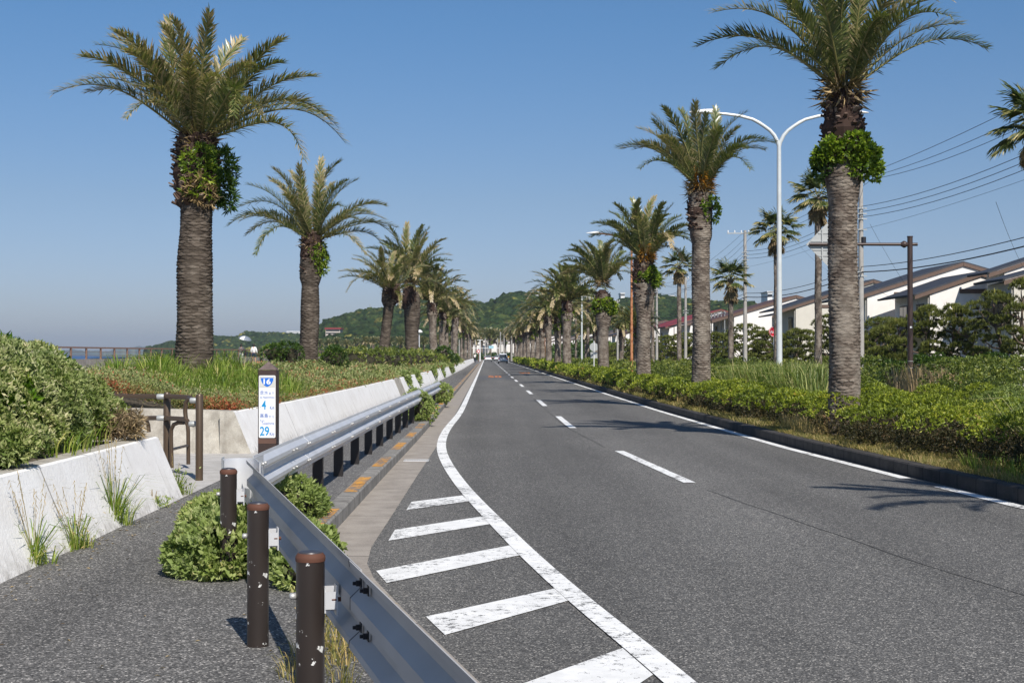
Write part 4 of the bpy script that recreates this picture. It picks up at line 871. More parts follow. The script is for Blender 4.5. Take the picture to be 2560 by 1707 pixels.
# pipe barrier
pb=on(498,1200.5,.155); pa=at(417,1180,18.4); pa.z=.155
g=empty('pipe_barrier',(pb.x,pb.y,.155)); tag(g,'brown steel pipe barrier across the path opening behind the wall end','barrier')
O=Vector(pb)
def pl(pts,r,nm,n=14,mt='bronze'):
    mb=MB(); mb.tube([Vector(p)-O for p in pts],r,n); return mb.build(nm,M[mt],g,'auto')
for p in (pb,pa):
    o=pl([p,p+Vector((0,0,1.03)),p+Vector((0,0,1.055)),p+Vector((0,0,1.062))],[.046,.046,.036,.01],'post',18)
def gp(x,y,Y): return at(x/2.613,750+y/2.613,Y)
Yp=18.3
tr0,tr1=gp(740,628,Yp+.3),gp(1245,636,17.9)
pl([tr0,gp(1090,628,18.3),tr1],.03,'rail'); lr0,lr1=gp(925,770,Yp+.3),gp(1215,778,17.9); pl([lr0,gp(1090,770,18.3),lr1],.03,'rail')
# u bend linking the rails
c1=gp(1262,648,17.75); c2=gp(1262,815,17.75); pl([c1,gp(1236,640,17.85),gp(1214,668,17.9),gp(1209,725,17.9),gp(1214,775,17.9),gp(1238,808,17.85),c2],.028,'u_bend')
pl([gp(1122,1095,18.25)*1.0,gp(1117,900,18.25),gp(1119,845,18.25),gp(1135,812,18.2),gp(1165,800,18.15),gp(1200,800,18.1)],.026,'inner_hoop')
pl([gp(1230,1072,19.4),gp(1229,860,19.4),gp(1225,815,19.4),gp(1208,790,19.4),gp(1180,782,19.4)],.027,'rear_hoop')
pl([gp(1122,975,18.25),gp(1229,948,19.4)],.018,'cross_bar')
pl([gp(972,862,19.4),gp(968,815,19.4),gp(955,782,19.3),gp(930,772,19.2)],.028,'rear_hoop')
for q in (gp(1048,630,18.3),gp(1048,770,18.3),gp(1265,655,17.72),gp(1258,808,17.72)):
    mb=MB(); mb.tube([Vector((-.045,0,0)),Vector((-.03,0,0)),Vector((.03,0,0)),Vector((.045,0,0))],[.031,.036,.036,.031],12); o=mb.build('clamp',M['alu'],g,'auto'); o.location=q-O
# kilometre post
KY=14.45; kc=at(668,1000,KY); k=empty('kilometre_post',(kc.x,KY+.093,.15)); tag(k,'square brown kilometre post with a white distance plate behind the guardrail','sign post')
mb=MB(); mb.bevbox((0,0,.69),(.187,.187,1.40),.006); mb.build('post',M['brown'],k)
mb=MB(); s=.0935; z0=1.395; V=[(-s,-s,z0),(s,-s,z0),(s,s,z0),(-s,s,z0),(0,0,z0+.085)]; mb.add(V,[(0,1,4),(1,2,4),(2,3,4),(3,0,4),(3,2,1,0)]); t=plain('post_cap_wood',(.15,.11,.10),.9,0,.4,20,.3); mb.build('cap',t,k)
K=.000672; yf=-.0935
def PX(x): return (x-423)*K
PZ0=on(668,1000,0) and at(668,880+821/6.03,KY).z-.15
def PZ(y): return PZ0-(y-821)*K
def plate(x0,y0,x1,y1,r,y,mat,name,par,th=.003):
    pts=[]; 
    for cx,cy,a in ((x1-r,y0+r,0),(x0+r,y0+r,1),(x0+r,y1-r,2),(x1-r,y1-r,3)):
        for i in range(6):
            an=PI/2*a+PI/2*i/5; pts.append((PX(cx+r*math.cos(an)),y,PZ(cy-r*math.sin(an))))
    mb=MB(); mb.prism(pts,(0,-th,0)); return mb.build(name,mat,par)
blue=plain('sign_blue',(.02,.16,.62),.4,0,.1); cyan=plain('sign_cyan',(.01,.28,.58),.4,0,.1); blue2=plain('sign_blue_text',(.035,.12,.45),.4,0,.1); swh=plain('sign_white',(.80,.80,.79),.35,0,.05,12)
pt=plate(298,352,548,1290,20,yf-.001,swh,'plate',k)
grey=plain('sign_sticker',(.60,.59,.54),.5,0,.12,14); plate(306,362,541,535,4,yf-.005,grey,'sticker',pt,.0006)
sh=[]
for x,y in ((328,398),(333,388),(380,390),(423,386),(466,390),(512,388),(517,398),(512,432),(494,470),(468,500),(440,518),(423,523),(406,518),(380,500),(352,470),(334,432)): sh.append((PX(x),yf-.0062,PZ(y)))
MB().prism(sh,(0,-.0008,0)).build('route_shield',blue,pt)
def ptext(body,x0,y0,x1,y1,mat,bold=0,nm='lettering'):
    V,Fs=text_mesh(body,PX(x0),PZ(y1),PX(x1),PZ(y0),bold=bold); mb=MB(); mb.add([(a,yf-.0076 if nm=='shield_number' else yf-.0052,b) for a,b,c in V],Fs); return mb.build(nm,mat,pt)
ptext("16",368,402,476,486,swh,.03,'shield_number')
ptext("走水",315,580,438,640,blue2,.004); ptext("まで",450,600,528,640,blue2,.0); ptext("to Hashirimizu",316,660,530,700,blue2,0)
ptext("4",340,728,408,864,cyan,.02); ptext("Km",464,812,530,862,blue2,.01); ptext("高島",315,925,438,990,blue2,.004); ptext("から",450,950,528,990,blue2,0)
ptext("from",316,1016,383,1042,blue2,0); ptext("Takashima",338,1050,530,1093,blue2,0); ptext("29",315,1120,455,1258,cyan,.02); ptext("Km",462,1205,530,1256,blue2,.01)
for x,y in ((325,382),(521,380),(325,1262),(522,1262),(323,823),(523,823)):
    mb=MB(); mb.cyl((PX(x),yf-.004,PZ(y)),(PX(x),yf-.008,PZ(y)),.0035,8); mb.build('rivet',M['alu'],pt)
MB().box((0,yf-.001,PZ(1340)),(.180,.003,.05)).build('band',plain('post_brown_patch',(.13,.065,.045),.6),k)
# ---- street lamps
def lamp(x,Y,label,mat,X=None,hz=10.0):
    p=at(x,886,Y); root=empty('street_lamp',(p.x,Y,.16)); tag(root,label,'street lamp','twin-arm street lamps in the green strip')
    mb=MB(); hs=hz-1.25; mb.tube([(0,0,-.1),(0,0,.15),(0,0,4),(0,0,hs)],[.115,.105,.09,.072],16); mb.build('pole',M[mat],root,'auto')
    for s in(-1,1):
        pts=[(s*dx,0,hs+dz) for dx,dz in ((0,-.12),(.04,.05),(.16,.29),(.31,.46),(.50,.60),(.70,.73),(.91,.84),(1.33,.95),(1.85,1.02),(2.27,1.04))]
        mb=MB(); mb.tube(pts,[.066]*3+[.062]*3+[.056]*2+[.05,.045],10); mb.build('arm',M[mat],root,'auto')
        mb=MB(); z=hs+1.05
        secs=[(2.18,.045,.045),(2.2,.12,.13),(2.55,.16,.12),(2.85,.14,.07),(3.08,.04,.03)]; n=10; vs=[];fs=[]
        for x0,w_,h_ in secs:
            for j in range(n): a=2*PI*j/n; vs.append((s*x0,math.cos(a)*w_,z+.02+math.sin(a)*h_*(1 if math.sin(a)>0 else .45)))
        for i in range(len(secs)-1): fs+=[(i*n+j,i*n+(j+1)%n,(i+1)*n+(j+1)%n,(i+1)*n+j) for j in range(n)]
        fs+=[tuple(range(n)),tuple((len(secs)-1)*n+j for j in range(n-1,-1,-1))]; mb.add(vs,fs); mb.build('lamp_head',M['white'],root,True)
    return root
lamp(1948.5,48.5,'nearest twin-arm street lamp, clean grey-white pole','lamp_pole')
lamp(1579,97,'second twin-arm street lamp, rusty orange pole','rust_pole')
lamp(1454.5,147,'third twin-arm street lamp, pale pole with a rusty joint','lamp_pole')
for i,(x,Y) in enumerate(((1392,200),(1362,250),(1335,300),(1316,360),(1290,430),(1266,500))): 
    lamp(x,Y,'%s twin-arm street lamp counted from the camera, far down the row'%ORD[i+4],'rust_pole' if i in(1,4) else 'lamp_pole')
# ---- brown overhead sign post with diamond plate seen from behind
Y=53; p=at(2276,967,Y); root=empty('overhead_sign',(p.x,Y,.1)); tag(root,'brown cantilever post with the grey back of a diamond road sign','sign')
top=at(2276,591,Y).z-.1; zc=at(2276,611,Y).z-.1; xl=(at(2018,611,Y)-p).x
mb=MB(); mb.tube([(0,0,-.2),(0,0,top-.02),(0,0,top)],[.105,.1,.08],16); po=mb.build('pole',M['brown'],root,'auto')
mb=MB(); mb.lathe([(.11,0),(.113,.02),(.11,.04)],(0,0,top-.03),16); mb.build('cap',M['brown'],po)
mb=MB(); mb.box((.0,-.103,2.62),(.08,.004,.06)); mb.build('sticker',M['white'],po)
for z in (1.1,1.35): 
    mb=MB(); mb.lathe([(.107,-.01),(.107,.01)],(0,0,z),16); mb.build('steel_band',M['alu'],po)
mb=MB(); mb.tube([(xl+.08,0,zc),(-.1,0,zc),(.28,0,zc)],[.055,.06,.06],12); mb.build('arm',M['brown'],root,'auto')
mb=MB(); mb.lathe([(.06,-.14),(.13,-.03),(.13,.03),(.06,.14)],(0,0,0),12); fl=mb.build('flange',M['brown'],root,'auto'); fl.location=(-.22,0,zc); fl.rotation_euler=(0,PI/2,0)
d=.88; cx=xl-.02+d; mb=MB(); mb.prism([(cx-d,.09,zc),(cx,.09,zc-d),(cx+d,.09,zc),(cx,.09,zc+d)],(0,.012,0)); pn=mb.build('sign_panel',M['alu'],root)
for s in (-.28,.28): MB().box((cx+s,.065,zc),(.045,.04,1.1)).build('stiffener',M['alu'],pn)
for z,l in ((.42,.85),(-.42,.85),(.12,1.4),(-.2,1.3)): MB().box((cx,.078,zc+z),(l,.02,.05)).build('stiffener',M['alu'],pn)
# ---- hydrant sign
Y=84; p=at(1935,900,Y); c=at(1936,829,Y); root=empty('hydrant_sign',(p.x,Y,.15)); tag(root,'round red fire hydrant sign half hidden by the lamp post','sign')
mb=MB(); mb.tube([(0,0,-.1),(0,0,c.z+.15)],.03,8); mb.build('pole',M['galv'],root,True)
red=plain('sign_red',(.55,.01,.025),.4,0,.08)
mb=MB(); zc=c.z-.15; mb.prism([(.31*math.cos(a),-.04,zc+.31*math.sin(a)) for a in np.linspace(0,2*PI,28,endpoint=False)],(0,.012,0)); ds=mb.build('disc',red,root)
mb=MB(); ri=[(r_*math.cos(a),-.043,zc+r_*math.sin(a)) for r_ in(.275,.29) for a in np.linspace(0,2*PI,28,endpoint=False)]; mb.add(ri,[(i,(i+1)%28,28+(i+1)%28,28+i) for i in range(28)]); mb.build('ring',M['white'],ds)
V,Fs=text_mesh("消火栓",-.235,-.10,.235,.07,bold=.02); mb=MB(); mb.add([(a,-.045,zc+b) for a,b,c_ in V],Fs); mb.build('lettering',M['white'],ds)
# ---- utility poles and wires
UX=17.5
def upole(x,Y,ztop,label,arms=True):
    p=at(x,886,Y); root=empty('utility_pole',(p.x,Y,.15)); tag(root,label,'utility pole','concrete utility poles on the far pavement')
    mb=MB(); mb.tube([(0,0,-.1),(0,0,ztop-.15)],[.15,.10],14); mb.build('pole',M['concpole'],root,'auto')
    mb=MB(); z=ztop-.35; mb.box((-.45,0,z),(1.5,.07,.07)); a=mb.build('cross_arm',M['alu'],root); ins=[]
    for dx in(-1.15,-.7,-.25,.25): 
        q=MB(); q.lathe([(.03,0),(.05,.04),(.035,.08),(.05,.12),(.02,.17)],(dx,0,z+.035),8); q.build('insulator',M['white'],a)
    for zz in (8.6,8.35,8.1,7.6,5.6,5.4):
        if zz<ztop-.5: q=MB(); q.box((0,-.12,zz-.15),(.5,.06,.05)); q.build('wire_bracket',M['alu'],root)
    q=MB(); q.tube([(.1,-.1,6.7),(.1,-.1,7.1)],.12,12); 
    if x>2100: q.build('junction_can',M['bolt'],root,'auto')
    return Vector((p.x,Y,0))
UP=[Vector((17.6,36,0)),upole(2153,67,10.4,'nearest utility pole, beside the big right-hand trunk'),upole(1863,96,10.1,'second utility pole with a cross arm, between the fan palms'),upole(1714,126,8.6,'third utility pole, right of the third right-hand palm'),upole(1642,146,9.2,'fourth utility pole behind the third right-hand palm'),upole(1544,190,9.0,'fifth utility pole seen over the pines'),upole(1470,240,9.2,'sixth utility pole far down the pavement'),upole(1420,290,9.2,'seventh utility pole, very far down the pavement')]
def wire(a,b,sag,r,parent,n=14):
    mb=MB(); mb.tube([a.lerp(b,i/n)-Vector((0,0,sag*4*(i/n)*(1-i/n))) for i in range(n+1)],r,4,cap=False); return mb.build('cable',M['wire'],parent)
def spans(label,z,dx,sag,r,zt=None,start=0,name='overhead_cable'):
    root=empty(name,(UP[start].x+dx,UP[start].y,z)); tag(root,label,'cable','overhead cables between the utility poles')
    for i in range(start,len(UP)-1):
        za=min(z,[9.9,9.95,9.7,8.4,8.9,8.8,8.9,8.9][i]-(9.9-z)*.6) ; zb=min(z,[9.9,9.95,9.7,8.4,8.9,8.8,8.9,8.9][i+1]-(9.9-z)*.6)
        if z<8: za=zb=z
        o=wire(Vector((UP[i].x+dx,UP[i].y,za+.1)),Vector((UP[i+1].x+dx,UP[i+1].y,zb+.1)),sag,r,root); o.location=-root.location
for j,(z,dx,sg,rr,lb) in enumerate(((9.95,-.25,.25,.011,'top'),(9.95,.25,.45,.011,'second'),(9.9,.55,.6,.011,'third'),(8.6,0,.5,.012,'fourth'),(8.35,0,.5,.012,'fifth'),(8.1,0,.5,.012,'sixth'),(7.5,0,.2,.006,'thin seventh'),(5.75,0,.35,.016,'eighth'),(5.5,0,.4,.024,'thick lowest'))):
    spans('%s dark overhead cable counted downwards on the nearest utility pole'%lb,z,dx,sg,rr)
def drop(a,b,sag,label):
    root=empty('service_wire',tuple(a)); tag(root,label,'cable'); o=wire(a,b,sag,.007,root); o.location=-root.location
drop(at(2152,690,67),at(2330,790,88),.3,'thin service wire sloping from the nearest pole to the white gabled house')
drop(at(2175,560,67),at(2360,830,88),.5,'thin wire falling across the brown sign post to the houses')
drop(at(2490,505,46),at(2580,700,70),.3,'thin twisted wire hanging at the right edge of the sky')
drop(at(1955,560,96),at(2090,690,110),.4,'thin service wire between the lamp post and the big trunk')
# distant thin posts on the vista
for i,(x,y0,Y,m_) in enumerate(((1148,850,420,'concpole'),(1166,846,440,'concpole'),(1175,848,400,'concpole'),(1188,850,430,'concpole'),(1213,846,380,'concpole'),(1218,852,460,'concpole'),(1244,846,420,'concpole'),(1251,830,400,'concpole'),(1260,836,410,'concpole'),(1279,836,330,'concpole'),(1287,828,350,'concpole'))):
    p=at(x,886,Y); zt=at(x,y0,Y).z; root=MB().tube([(0,0,-.1),(0,0,zt)],[.2,.14],8).build('distant_pole',M[m_]); root.location=(p.x,Y,.1); tag(root,'thin pale far-off pole in the cluster at the end of the road','pole','thin poles at the end of the road')
# signal gantry
Y=330; p=at(1200,886,Y); root=empty('signal_mast',(p.x,Y,.1)); tag(root,'white mast with long arm and blue direction board at the road end','sign mast')
mb=MB(); mb.tube([(0,0,0),(0,0,4.9)],[.16,.12],10); mb.build('mast',M['white'],root); MB().box((1.3,0,3.1),(6.2,.12,.10)).build('arm',M['white'],root); MB().box((0,0,4.95),(1.3,.2,.12)).build('lamp_head',M['white'],root)
b1=plain('board_blue',(.30,.52,.60),.5,0,.1); MB().box((2.6,-.1,3.3),(1.1,.05,.65)).build('board',b1,root)
Y=300; p=at(1196,886,Y); c=at(1196,878,Y); root=empty('speed_sign',(p.x,Y,.1)); tag(root,'small round red-rimmed traffic sign on a red-brown post by the cyclist','sign')
MB().tube([(0,0,0),(0,0,c.z)],.07,8).build('post',M['rail_brown'],root); mb=MB(); mb.prism([(.34*math.cos(a),-.08,c.z-.1+.34*math.sin(a)) for a in np.linspace(0,2*PI,20,endpoint=False)],(0,.03,0)); d_=mb.build('disc',red,root); mb=MB(); mb.prism([(.2*math.cos(a),-.1,c.z-.1+.2*math.sin(a)) for a in np.linspace(0,2*PI,20,endpoint=False)],(0,.015,0)); mb.build('disc_centre',M['white'],d_)
Y=290; p=at(1271,886,Y); root=empty('yellow_sign',(p.x,Y,.1)); tag(root,'small yellow sign standing at the end of the green strip','sign'); ylw=plain('sign_yellow',(.75,.38,.01),.5,0,.1)
MB().tube([(0,0,0),(0,0,1.3)],.04,8).build('post',M['galv'],root); MB().box((0,-.05,1.15),(.32,.03,.36)).build('panel',ylw,root)
# round-backed sign beside fourth palm
Y=105; p=at(1485,886,Y); root=empty('traffic_sign',(p.x,Y,.1)); tag(root,'grey back of a round traffic sign left of the fourth right-hand palm','sign')
MB().tube([(0,0,0),(0,0,2.6)],.035,8).build('post',M['white'],root); mb=MB(); mb.prism([(.32*math.cos(a),.04,2.15+.32*math.sin(a)) for a in np.linspace(0,2*PI,24,endpoint=False)],(0,.01,0)); mb.build('disc',M['alu'],root); MB().box((0,.04,1.55),(.5,.02,.45)).build('lower_plate',M['alu'],root)
# small park lamp
p=at(1048,886,115); root=empty('park_lamp',(p.x,115,.9)); tag(root,'small white-headed park lamp beside the wooden prop frame','lamp'); MB().tube([(0,0,0),(0,0,2.5)],.05,8).build('pole',M['galv'],root); MB().lathe([(.06,0),(.25,.05),(.28,.16),(.1,.3)],(0,0,2.5),12).build('head',M['white'],root,True)
# wooden palm prop frame
wd=plain('grey_wood',(.30,.26,.21),.9,0,.3,5); p=at(1030,886,92); root=empty('prop_frame',(p.x,92,.9)); tag(root,'weathered wooden prop frame round the thick fourth left-hand palm','tree support')
for x,y,l in ((-.62,-.5,.04),(.48,-.5,-.04),(-.62,.5,.04),(.48,.5,-.04)): MB().tube([(x,y,0),(x+l,y,1.12)],.075,10).build('post',wd,root)
for y in(-.5,.5): MB().tube([(-.95,y,.98),(.85,y,1.0)],.06,8).build('beam',wd,root)
for x in(-.5,.42): MB().tube([(x,-.75,1.08),(x,.75,1.08)],.05,8).build('beam',wd,root)
# ================= HOUSES =================
def house(x0,y0,y1,xe,ze,xr,zr,xb,zb,label,roofm,wallm=None,group='terrace houses behind the pines',band=True,win=True,eave=.9,porch=False,fin=False):
    """gable walls face the camera; x0 west wall, eave (xe,ze), ridge (xr,zr), back eave (xb,zb)"""
    wl=M['plaster'] if wallm is None else wallm
    root=empty('house',(x0,y0,.1)); tag(root,label,'house',group); O_=Vector((x0,y0,.1)); sl=(zr-ze)/(xr-xe); zw=ze+sl*(x0-xe)-.22
    poly=[(x0,y0,0),(xb-.5,y0,0),(xb-.5,y0,zb-.1),(xr,y0,zr-.25),(x0,y0,zw)]
    mb=MB(); mb.prism([Vector(p)-O_ for p in poly],(0,y1-y0,0)); wa=mb.build('wall',wl,root)
    th=.22; ov=.10
    for nm,(a,b) in (('roof',((xe,ze),(xr,zr))),('roof',((xr,zr),(xb,zb)))):
        p=[Vector((a[0],y0-ov,a[1]+.0))-O_,Vector((b[0],y0-ov,b[1]))-O_,Vector((b[0],y0-ov,b[1]+.10))-O_,Vector((a[0],y0-ov,a[1]+.10))-O_]
        mb=MB(); mb.prism(p,(0,y1-y0+2*ov,0)); rf=mb.build('roof',roofm,root)
        p2=[Vector((a[0]+.02,y0-ov-.03,a[1]-.24))-O_,Vector((b[0],y0-ov-.03,b[1]-.24))-O_,Vector((b[0],y0-ov-.03,b[1]-.004))-O_,Vector((a[0]+.02,y0-ov-.03,a[1]-.004))-O_]
        mb=MB(); mb.prism(p2,(0,.06,0)); mb.build('fascia',M['fascia'],rf)
    mb=MB(); mb.box(Vector((xe-.05,(y0+y1)/2,ze+.02))-O_,(.12,y1-y0+.6,.12)); mb.build('gutter',M['black'],root)
    mb=MB(); mb.tube([Vector((x0-.06,y0+.15,0))-O_,Vector((x0-.06,y0+.15,ze-.1))-O_],.045,6); mb.build('downpipe',plaster_pipe,root)
    if band: mb=MB(); zb_=ze+.28; mb.box(Vector(((x0+xb-.5)/2+.9,y0-.03,zb_))-O_,(xb-.5-x0-1.9,.05,.28)); mb.build('band',M['fascia'],wa)
    if win:
        for yy,ww in ((y0+1.9,1.5),(y1-2.2,1.7)):
            f=MB(); f.box(Vector((x0-.03,yy,4.1))-O_,(.08,ww,1.6)); fo=f.build('window',M['darkbrown'],root)
            q=MB(); 
            for s in(-1,1): q.box(Vector((x0-.08,yy+s*ww*.24,4.1))-O_,(.02,ww*.42,1.42))
            q.build('pane',M['glass'],fo)
            q=MB(); q.box(Vector((x0-.30,yy,3.55))-O_,(.03,ww+.3,.04)); q.box(Vector((x0-.30,yy,3.25))-O_,(.03,ww+.3,.04)); [q.box(Vector((x0-.30,yy-ww/2+i*ww/7,3.4))-O_,(.02,.02,.3)) for i in range(8)]; q.build('balcony_rail',M['alu'],fo)
    if porch:
        mb=MB(); mb.prism([Vector(p)-O_ for p in ((x0-2.3,y0,2.75),(x0,y0,3.35),(x0,y0,3.5),(x0-2.3,y0,2.9))],(0,y1-y0,0)); mb.build('porch_roof',roofm,root)
    if fin:
        mb=MB(); mb.prism([Vector(p)-O_ for p in ((x0-1.6,y0,0),(x0+.1,y0,0),(x0+.1,y0,zw+.05),(x0-.55,y0,zw-.15))],(0,.18,0)); mb.build('wing_wall',wl,root)
    return root
plaster_pipe=plain('pipe_cream',(.45,.43,.38),.5)
house(26.1,97,106,25.0,5.55,32.7,8.0,39,6.2,'large white gabled house with a long dark roof, behind the smaller gabled one',M['roof'])
house(27.6,88,95.6,26.6,5.36,30.8,6.80,35.5,5.5,'smaller white gabled house with brown fascia in front of the large one',M['roof'],porch=True)
house(30.8,84,87,29.8,6.5,35,8.2,40,6.4,'white house with a dark roof just above the cream house at the right edge',M['roof'],band=False)
hc=house(28.2,75.5,79.5,27.6,5.65,33.5,7.2,38,5.9,'cream house with a black bay window at the right edge of the photo',M['roof'],M['plaster2'],band=False,win=False)
mb=MB(); mb.box((-.2,2.0,4.0),(.4,3.0,1.5)); b_=mb.build('bay_window',M['darkbrown'],hc); mb=MB(); [mb.box((-.41,.85+i*.76,4.0),(.02,.64,1.2)) for i in range(4)]; mb.build('pane',M['glass'],b_)
far=[(120,26.2,8.0,'roof',9,'cream-walled dark-roofed house between the lamp post and the big trunk'),(138,29.0,7.2,'roof',6,'low dark-roofed house peeping over the cream one, right of the lamp post'),(150,26.2,7.9,'roof_brown',14,'big white gable with a long brown roof directly behind the lamp post')]
for i,Y in enumerate(list(np.arange(178,600,20.5))):
    rm='roof_red' if i in(1,2,3) else ('roof_brown' if i in(0,4,9) else 'roof'); X0=26.2 if Y<300 else 26.2-((Y-300)**2)*4.0e-4
    far.append((Y,X0,7.95 if i%3 else 7.3,rm,16,'%s house of the receding terrace beyond the lamp post, %s roof'%(ORD[i+1] if i+1<len(ORD) else 'farthest',{'roof_red':'red','roof_brown':'brown','roof':'dark'}[rm])))
for i,(Y,X0,zr,rm,dp,lb) in enumerate(far):
    house(X0,Y,Y+dp,X0-(2.4 if i==2 else 1.2),5.25 if i==2 else 5.5,X0+6.6,zr,X0+13,6.1,lb,M[rm],M['plaster2'] if i==0 else None,win=i<6,fin=i>=3,band=i!=2)
# scaffold beside the second house
root=empty('scaffold',(25.2,150,.1)); tag(root,'thin metal scaffold poles standing against a far white house','scaffold')
for i in range(5): MB().tube([(0,i*2.2,0),(0,i*2.2,6.2)],.05,6).build('upright',M['alu'],root)
for z in (2.2,4.2,6): MB().tube([(0,-.5,z),(0,9.6,z)],.04,6).build('ledger',M['alu'],root)
# distant coast buildings
def block(name,label,x0,x1,y0,y1,Y,col,storeys,roofc=None,dp=14):
    a=at(x0,y1,Y); b=at(x1,y0,Y); w=b.x-a.x; h=b.z-a.z; root=empty(name,(a.x,Y,a.z-6)); tag(root,label,'building','buildings on the far shore'); m_=plain(name+'_wall%d'%x0,col,.7,0,.06)
    mb=MB(); mb.box((w/2,dp/2,(h+6)/2),(w,dp,h+6)); wa=mb.build('wall',m_,root)
    for k in range(storeys): 
        mb=MB(); mb.box((w/2,-.06,6+h*(k+.5)/storeys),(w*.94,.2,h/storeys*.42)); mb.build('window_band',M['glass'],wa)
    if roofc: MB().box((w/2,dp/2,h+6.4),(w+1,dp+1,.9)).build('roof',roofc,root)
    else: MB().box((w/2,dp/2,h+6.25),(w+.6,dp+.6,.5)).build('parapet',m_,root)
    return root
block('hotel','long low white hotel on the far shore left of the second palm',711,752,832,838,1690,(.75,.75,.74),1); block('hotel','white upper block of the long far-shore hotel',717,750,829,832,1700,(.78,.78,.77),1)
block('apartment_block','white apartment block right of the second palm trunk',792,812,825,837,860,(.75,.75,.75),2)
block('school','pale building with a thin red roof under the wooded hill',814,850,823,836,750,(.55,.48,.42),2,M['roof_red'])
block('apartment_block','brick-coloured apartment block on the far shore behind the walkers',684,709,856,872,1330,(.36,.17,.11),4); block('office','small white stepped office beside the second palm trunk',736,748,857,874,1320,(.6,.66,.66),4)
block('warehouse','low whitish shed on the shore near the brick block',714,726,866,873,1325,(.6,.58,.54),1); block('villa','tiny pale villa among the headland trees',633,645,846,852,1600,(.5,.5,.5),1)
block('clinic','white building on the ridge top above the terrace, left one',1465,1482,736,742,905,(.7,.68,.64),1); block('clinic','white building on the ridge top above the terrace, middle one',1552,1562,734,741,905,(.7,.7,.68),1); block('clinic','white building on the ridge top above the terrace, by the fan palm',1674,1685,740,746,905,(.7,.7,.68),1); block('tower_block','white rooftop block above the terrace behind the shaggy fan palm',1919,1931,731,746,600,(.75,.75,.74),1)
p=at(925,800,1080); root=empty('radio_mast',(p.x,1080,at(925,790,1080).z-4)); tag(root,'thin radio mast on the wooded hill above the left palms','mast'); MB().tube([(0,0,0),(0,0,4+at(925,760,1080).z-at(925,790,1080).z)],[.5,.2],6).build('mast',M['alu'],root)
# ================= CARS =================
def carbody(L,W,Hh,prof,glassprof,col,label,x,y,Y,van=False):
    p=on(x,y,0); root=empty('parked_car' if False else 'car',(p.x,p.y,.0)); tag(root,label,'car','cars driving away down the road'); m_=plain('paint_%d'%x,col,.3,0,.03)
    n=len(prof); mb=MB(); vs=[];fs=[]; secs=[(-W/2,0,.93),(-W/2*.97,.0,1),(0,0,1.02),(W/2*.97,0,1),(W/2,0,.93)]
    secs=[(-W/2*.90,.97),(-W/2,.90),(-W/2,.5)]; 
    # cross-section loft: side profile points (y,z,halfwidth factor)
    ring=[(-1,.0),(-1,.45),(-.93,.80),(-.78,1.0),(.78,1.0),(.93,.80),(1,.45),(1,0)]
    vs=[];
    for yy,zb,zt,wf in prof:
        for rx,rz in ring: vs.append((rx*W/2*wf*(1 if rz<.6 else wf),yy,zb+(zt-zb)*rz))
    k=len(ring); fs=[(i*k+j,i*k+j+1,(i+1)*k+j+1,(i+1)*k+j) for i in range(len(prof)-1) for j in range(k-1)]+[(i*k+k-1,i*k,(i+1)*k,(i+1)*k+k-1) for i in range(len(prof)-1)]
    fs+=[tuple(range(k-1,-1,-1)),tuple((len(prof)-1)*k+j for j in range(k))]
    mb.add(vs,fs); mb.build('body',m_,root,'auto')
    y0,z0,y1,z1,wb,wt=glassprof; mb=MB(); mb.add([(-wb,y0-.02,z0),(wb,y0-.02,z0),(wt,y1-.02,z1),(-wt,y1-.02,z1)],[(0,1,2,3)]); mb.add([(-wb,y0,z0),(wb,y0,z0),(wt,y1,z1),(-wt,y1,z1)],[(3,2,1,0)]); mb.build('rear_window',M['glass'],root)
    for s in(-1,1):
        MB().box((s*(W/2-.13),-.02+prof[0][0],.95 if van else .85),(.24,.08,.26 if van else .16)).build('tail_light',red,root)
        for yy in (.75,L-.8):
            mb=MB(); mb.cyl((s*(W/2-.2),yy,.32),(s*(W/2+.01),yy,.32),.32,18); wh=mb.build('wheel',M['black'],root,'auto'); MB().cyl((s*(W/2),yy,.32),(s*(W/2+.02),yy,.32),.18,12).build('rim',M['alu'],wh)
        MB().box((s*(W/2+.09),L*.62,1.05),(.16,.1,.14)).build('mirror',m_,root)
    MB().box((0,prof[0][0]-.03,.62),(.36,.02,.17)).build('number_plate',M['white'],root); MB().box((0,prof[0][0]+.02,.38),(W*.94,.16,.22)).build('bumper',M['black'],root)
    return root
vanp=[(0,.30,.95,.96),(.12,.26,1.05,1.0),(.30,.26,1.55,.98),(.48,.26,1.86,.95),(2.6,.26,1.90,.95),(3.4,.26,1.80,.95),(4.1,.26,1.12,.97),(4.7,.28,.95,.94),(4.8,.35,.75,.9)]
sedp=[(0,.32,.90,.94),(.1,.26,.98,1.0),(.55,.26,1.02,1.0),(1.25,.26,1.42,.90),(2.3,.26,1.47,.90),(3.3,.26,1.02,.97),(4.4,.28,.82,.95),(4.55,.35,.7,.9)]
silver=(.62,.63,.66)
carbody(4.8,1.83,1.9,vanp,(.09,1.06,.34,1.70,.76,.68),silver,'silver minivan with red tail lights, nearest car in the right lane',1257.5,908.4,0,True)
carbody(4.55,1.76,1.45,sedp,(.50,1.05,1.12,1.41,.68,.58),(.78,.78,.78),'white saloon car, nearest car in the left lane',1220.5,904,0)
carbody(4.8,1.83,1.9,vanp,(.09,1.06,.34,1.70,.76,.68),(.04,.045,.06),'dark van ahead of the white saloon car',1211,899.2,0,True)
carbody(4.55,1.76,1.45,sedp,(.50,1.05,1.12,1.41,.68,.58),(.7,.7,.72),'white car partly hidden to the left of the silver minivan',1243,902.5,0)
carbody(4.55,1.76,1.45,sedp,(.50,1.05,1.12,1.41,.68,.58),(.05,.05,.06),'small dark car at the left kerb beyond the cyclist',1204,899,0)
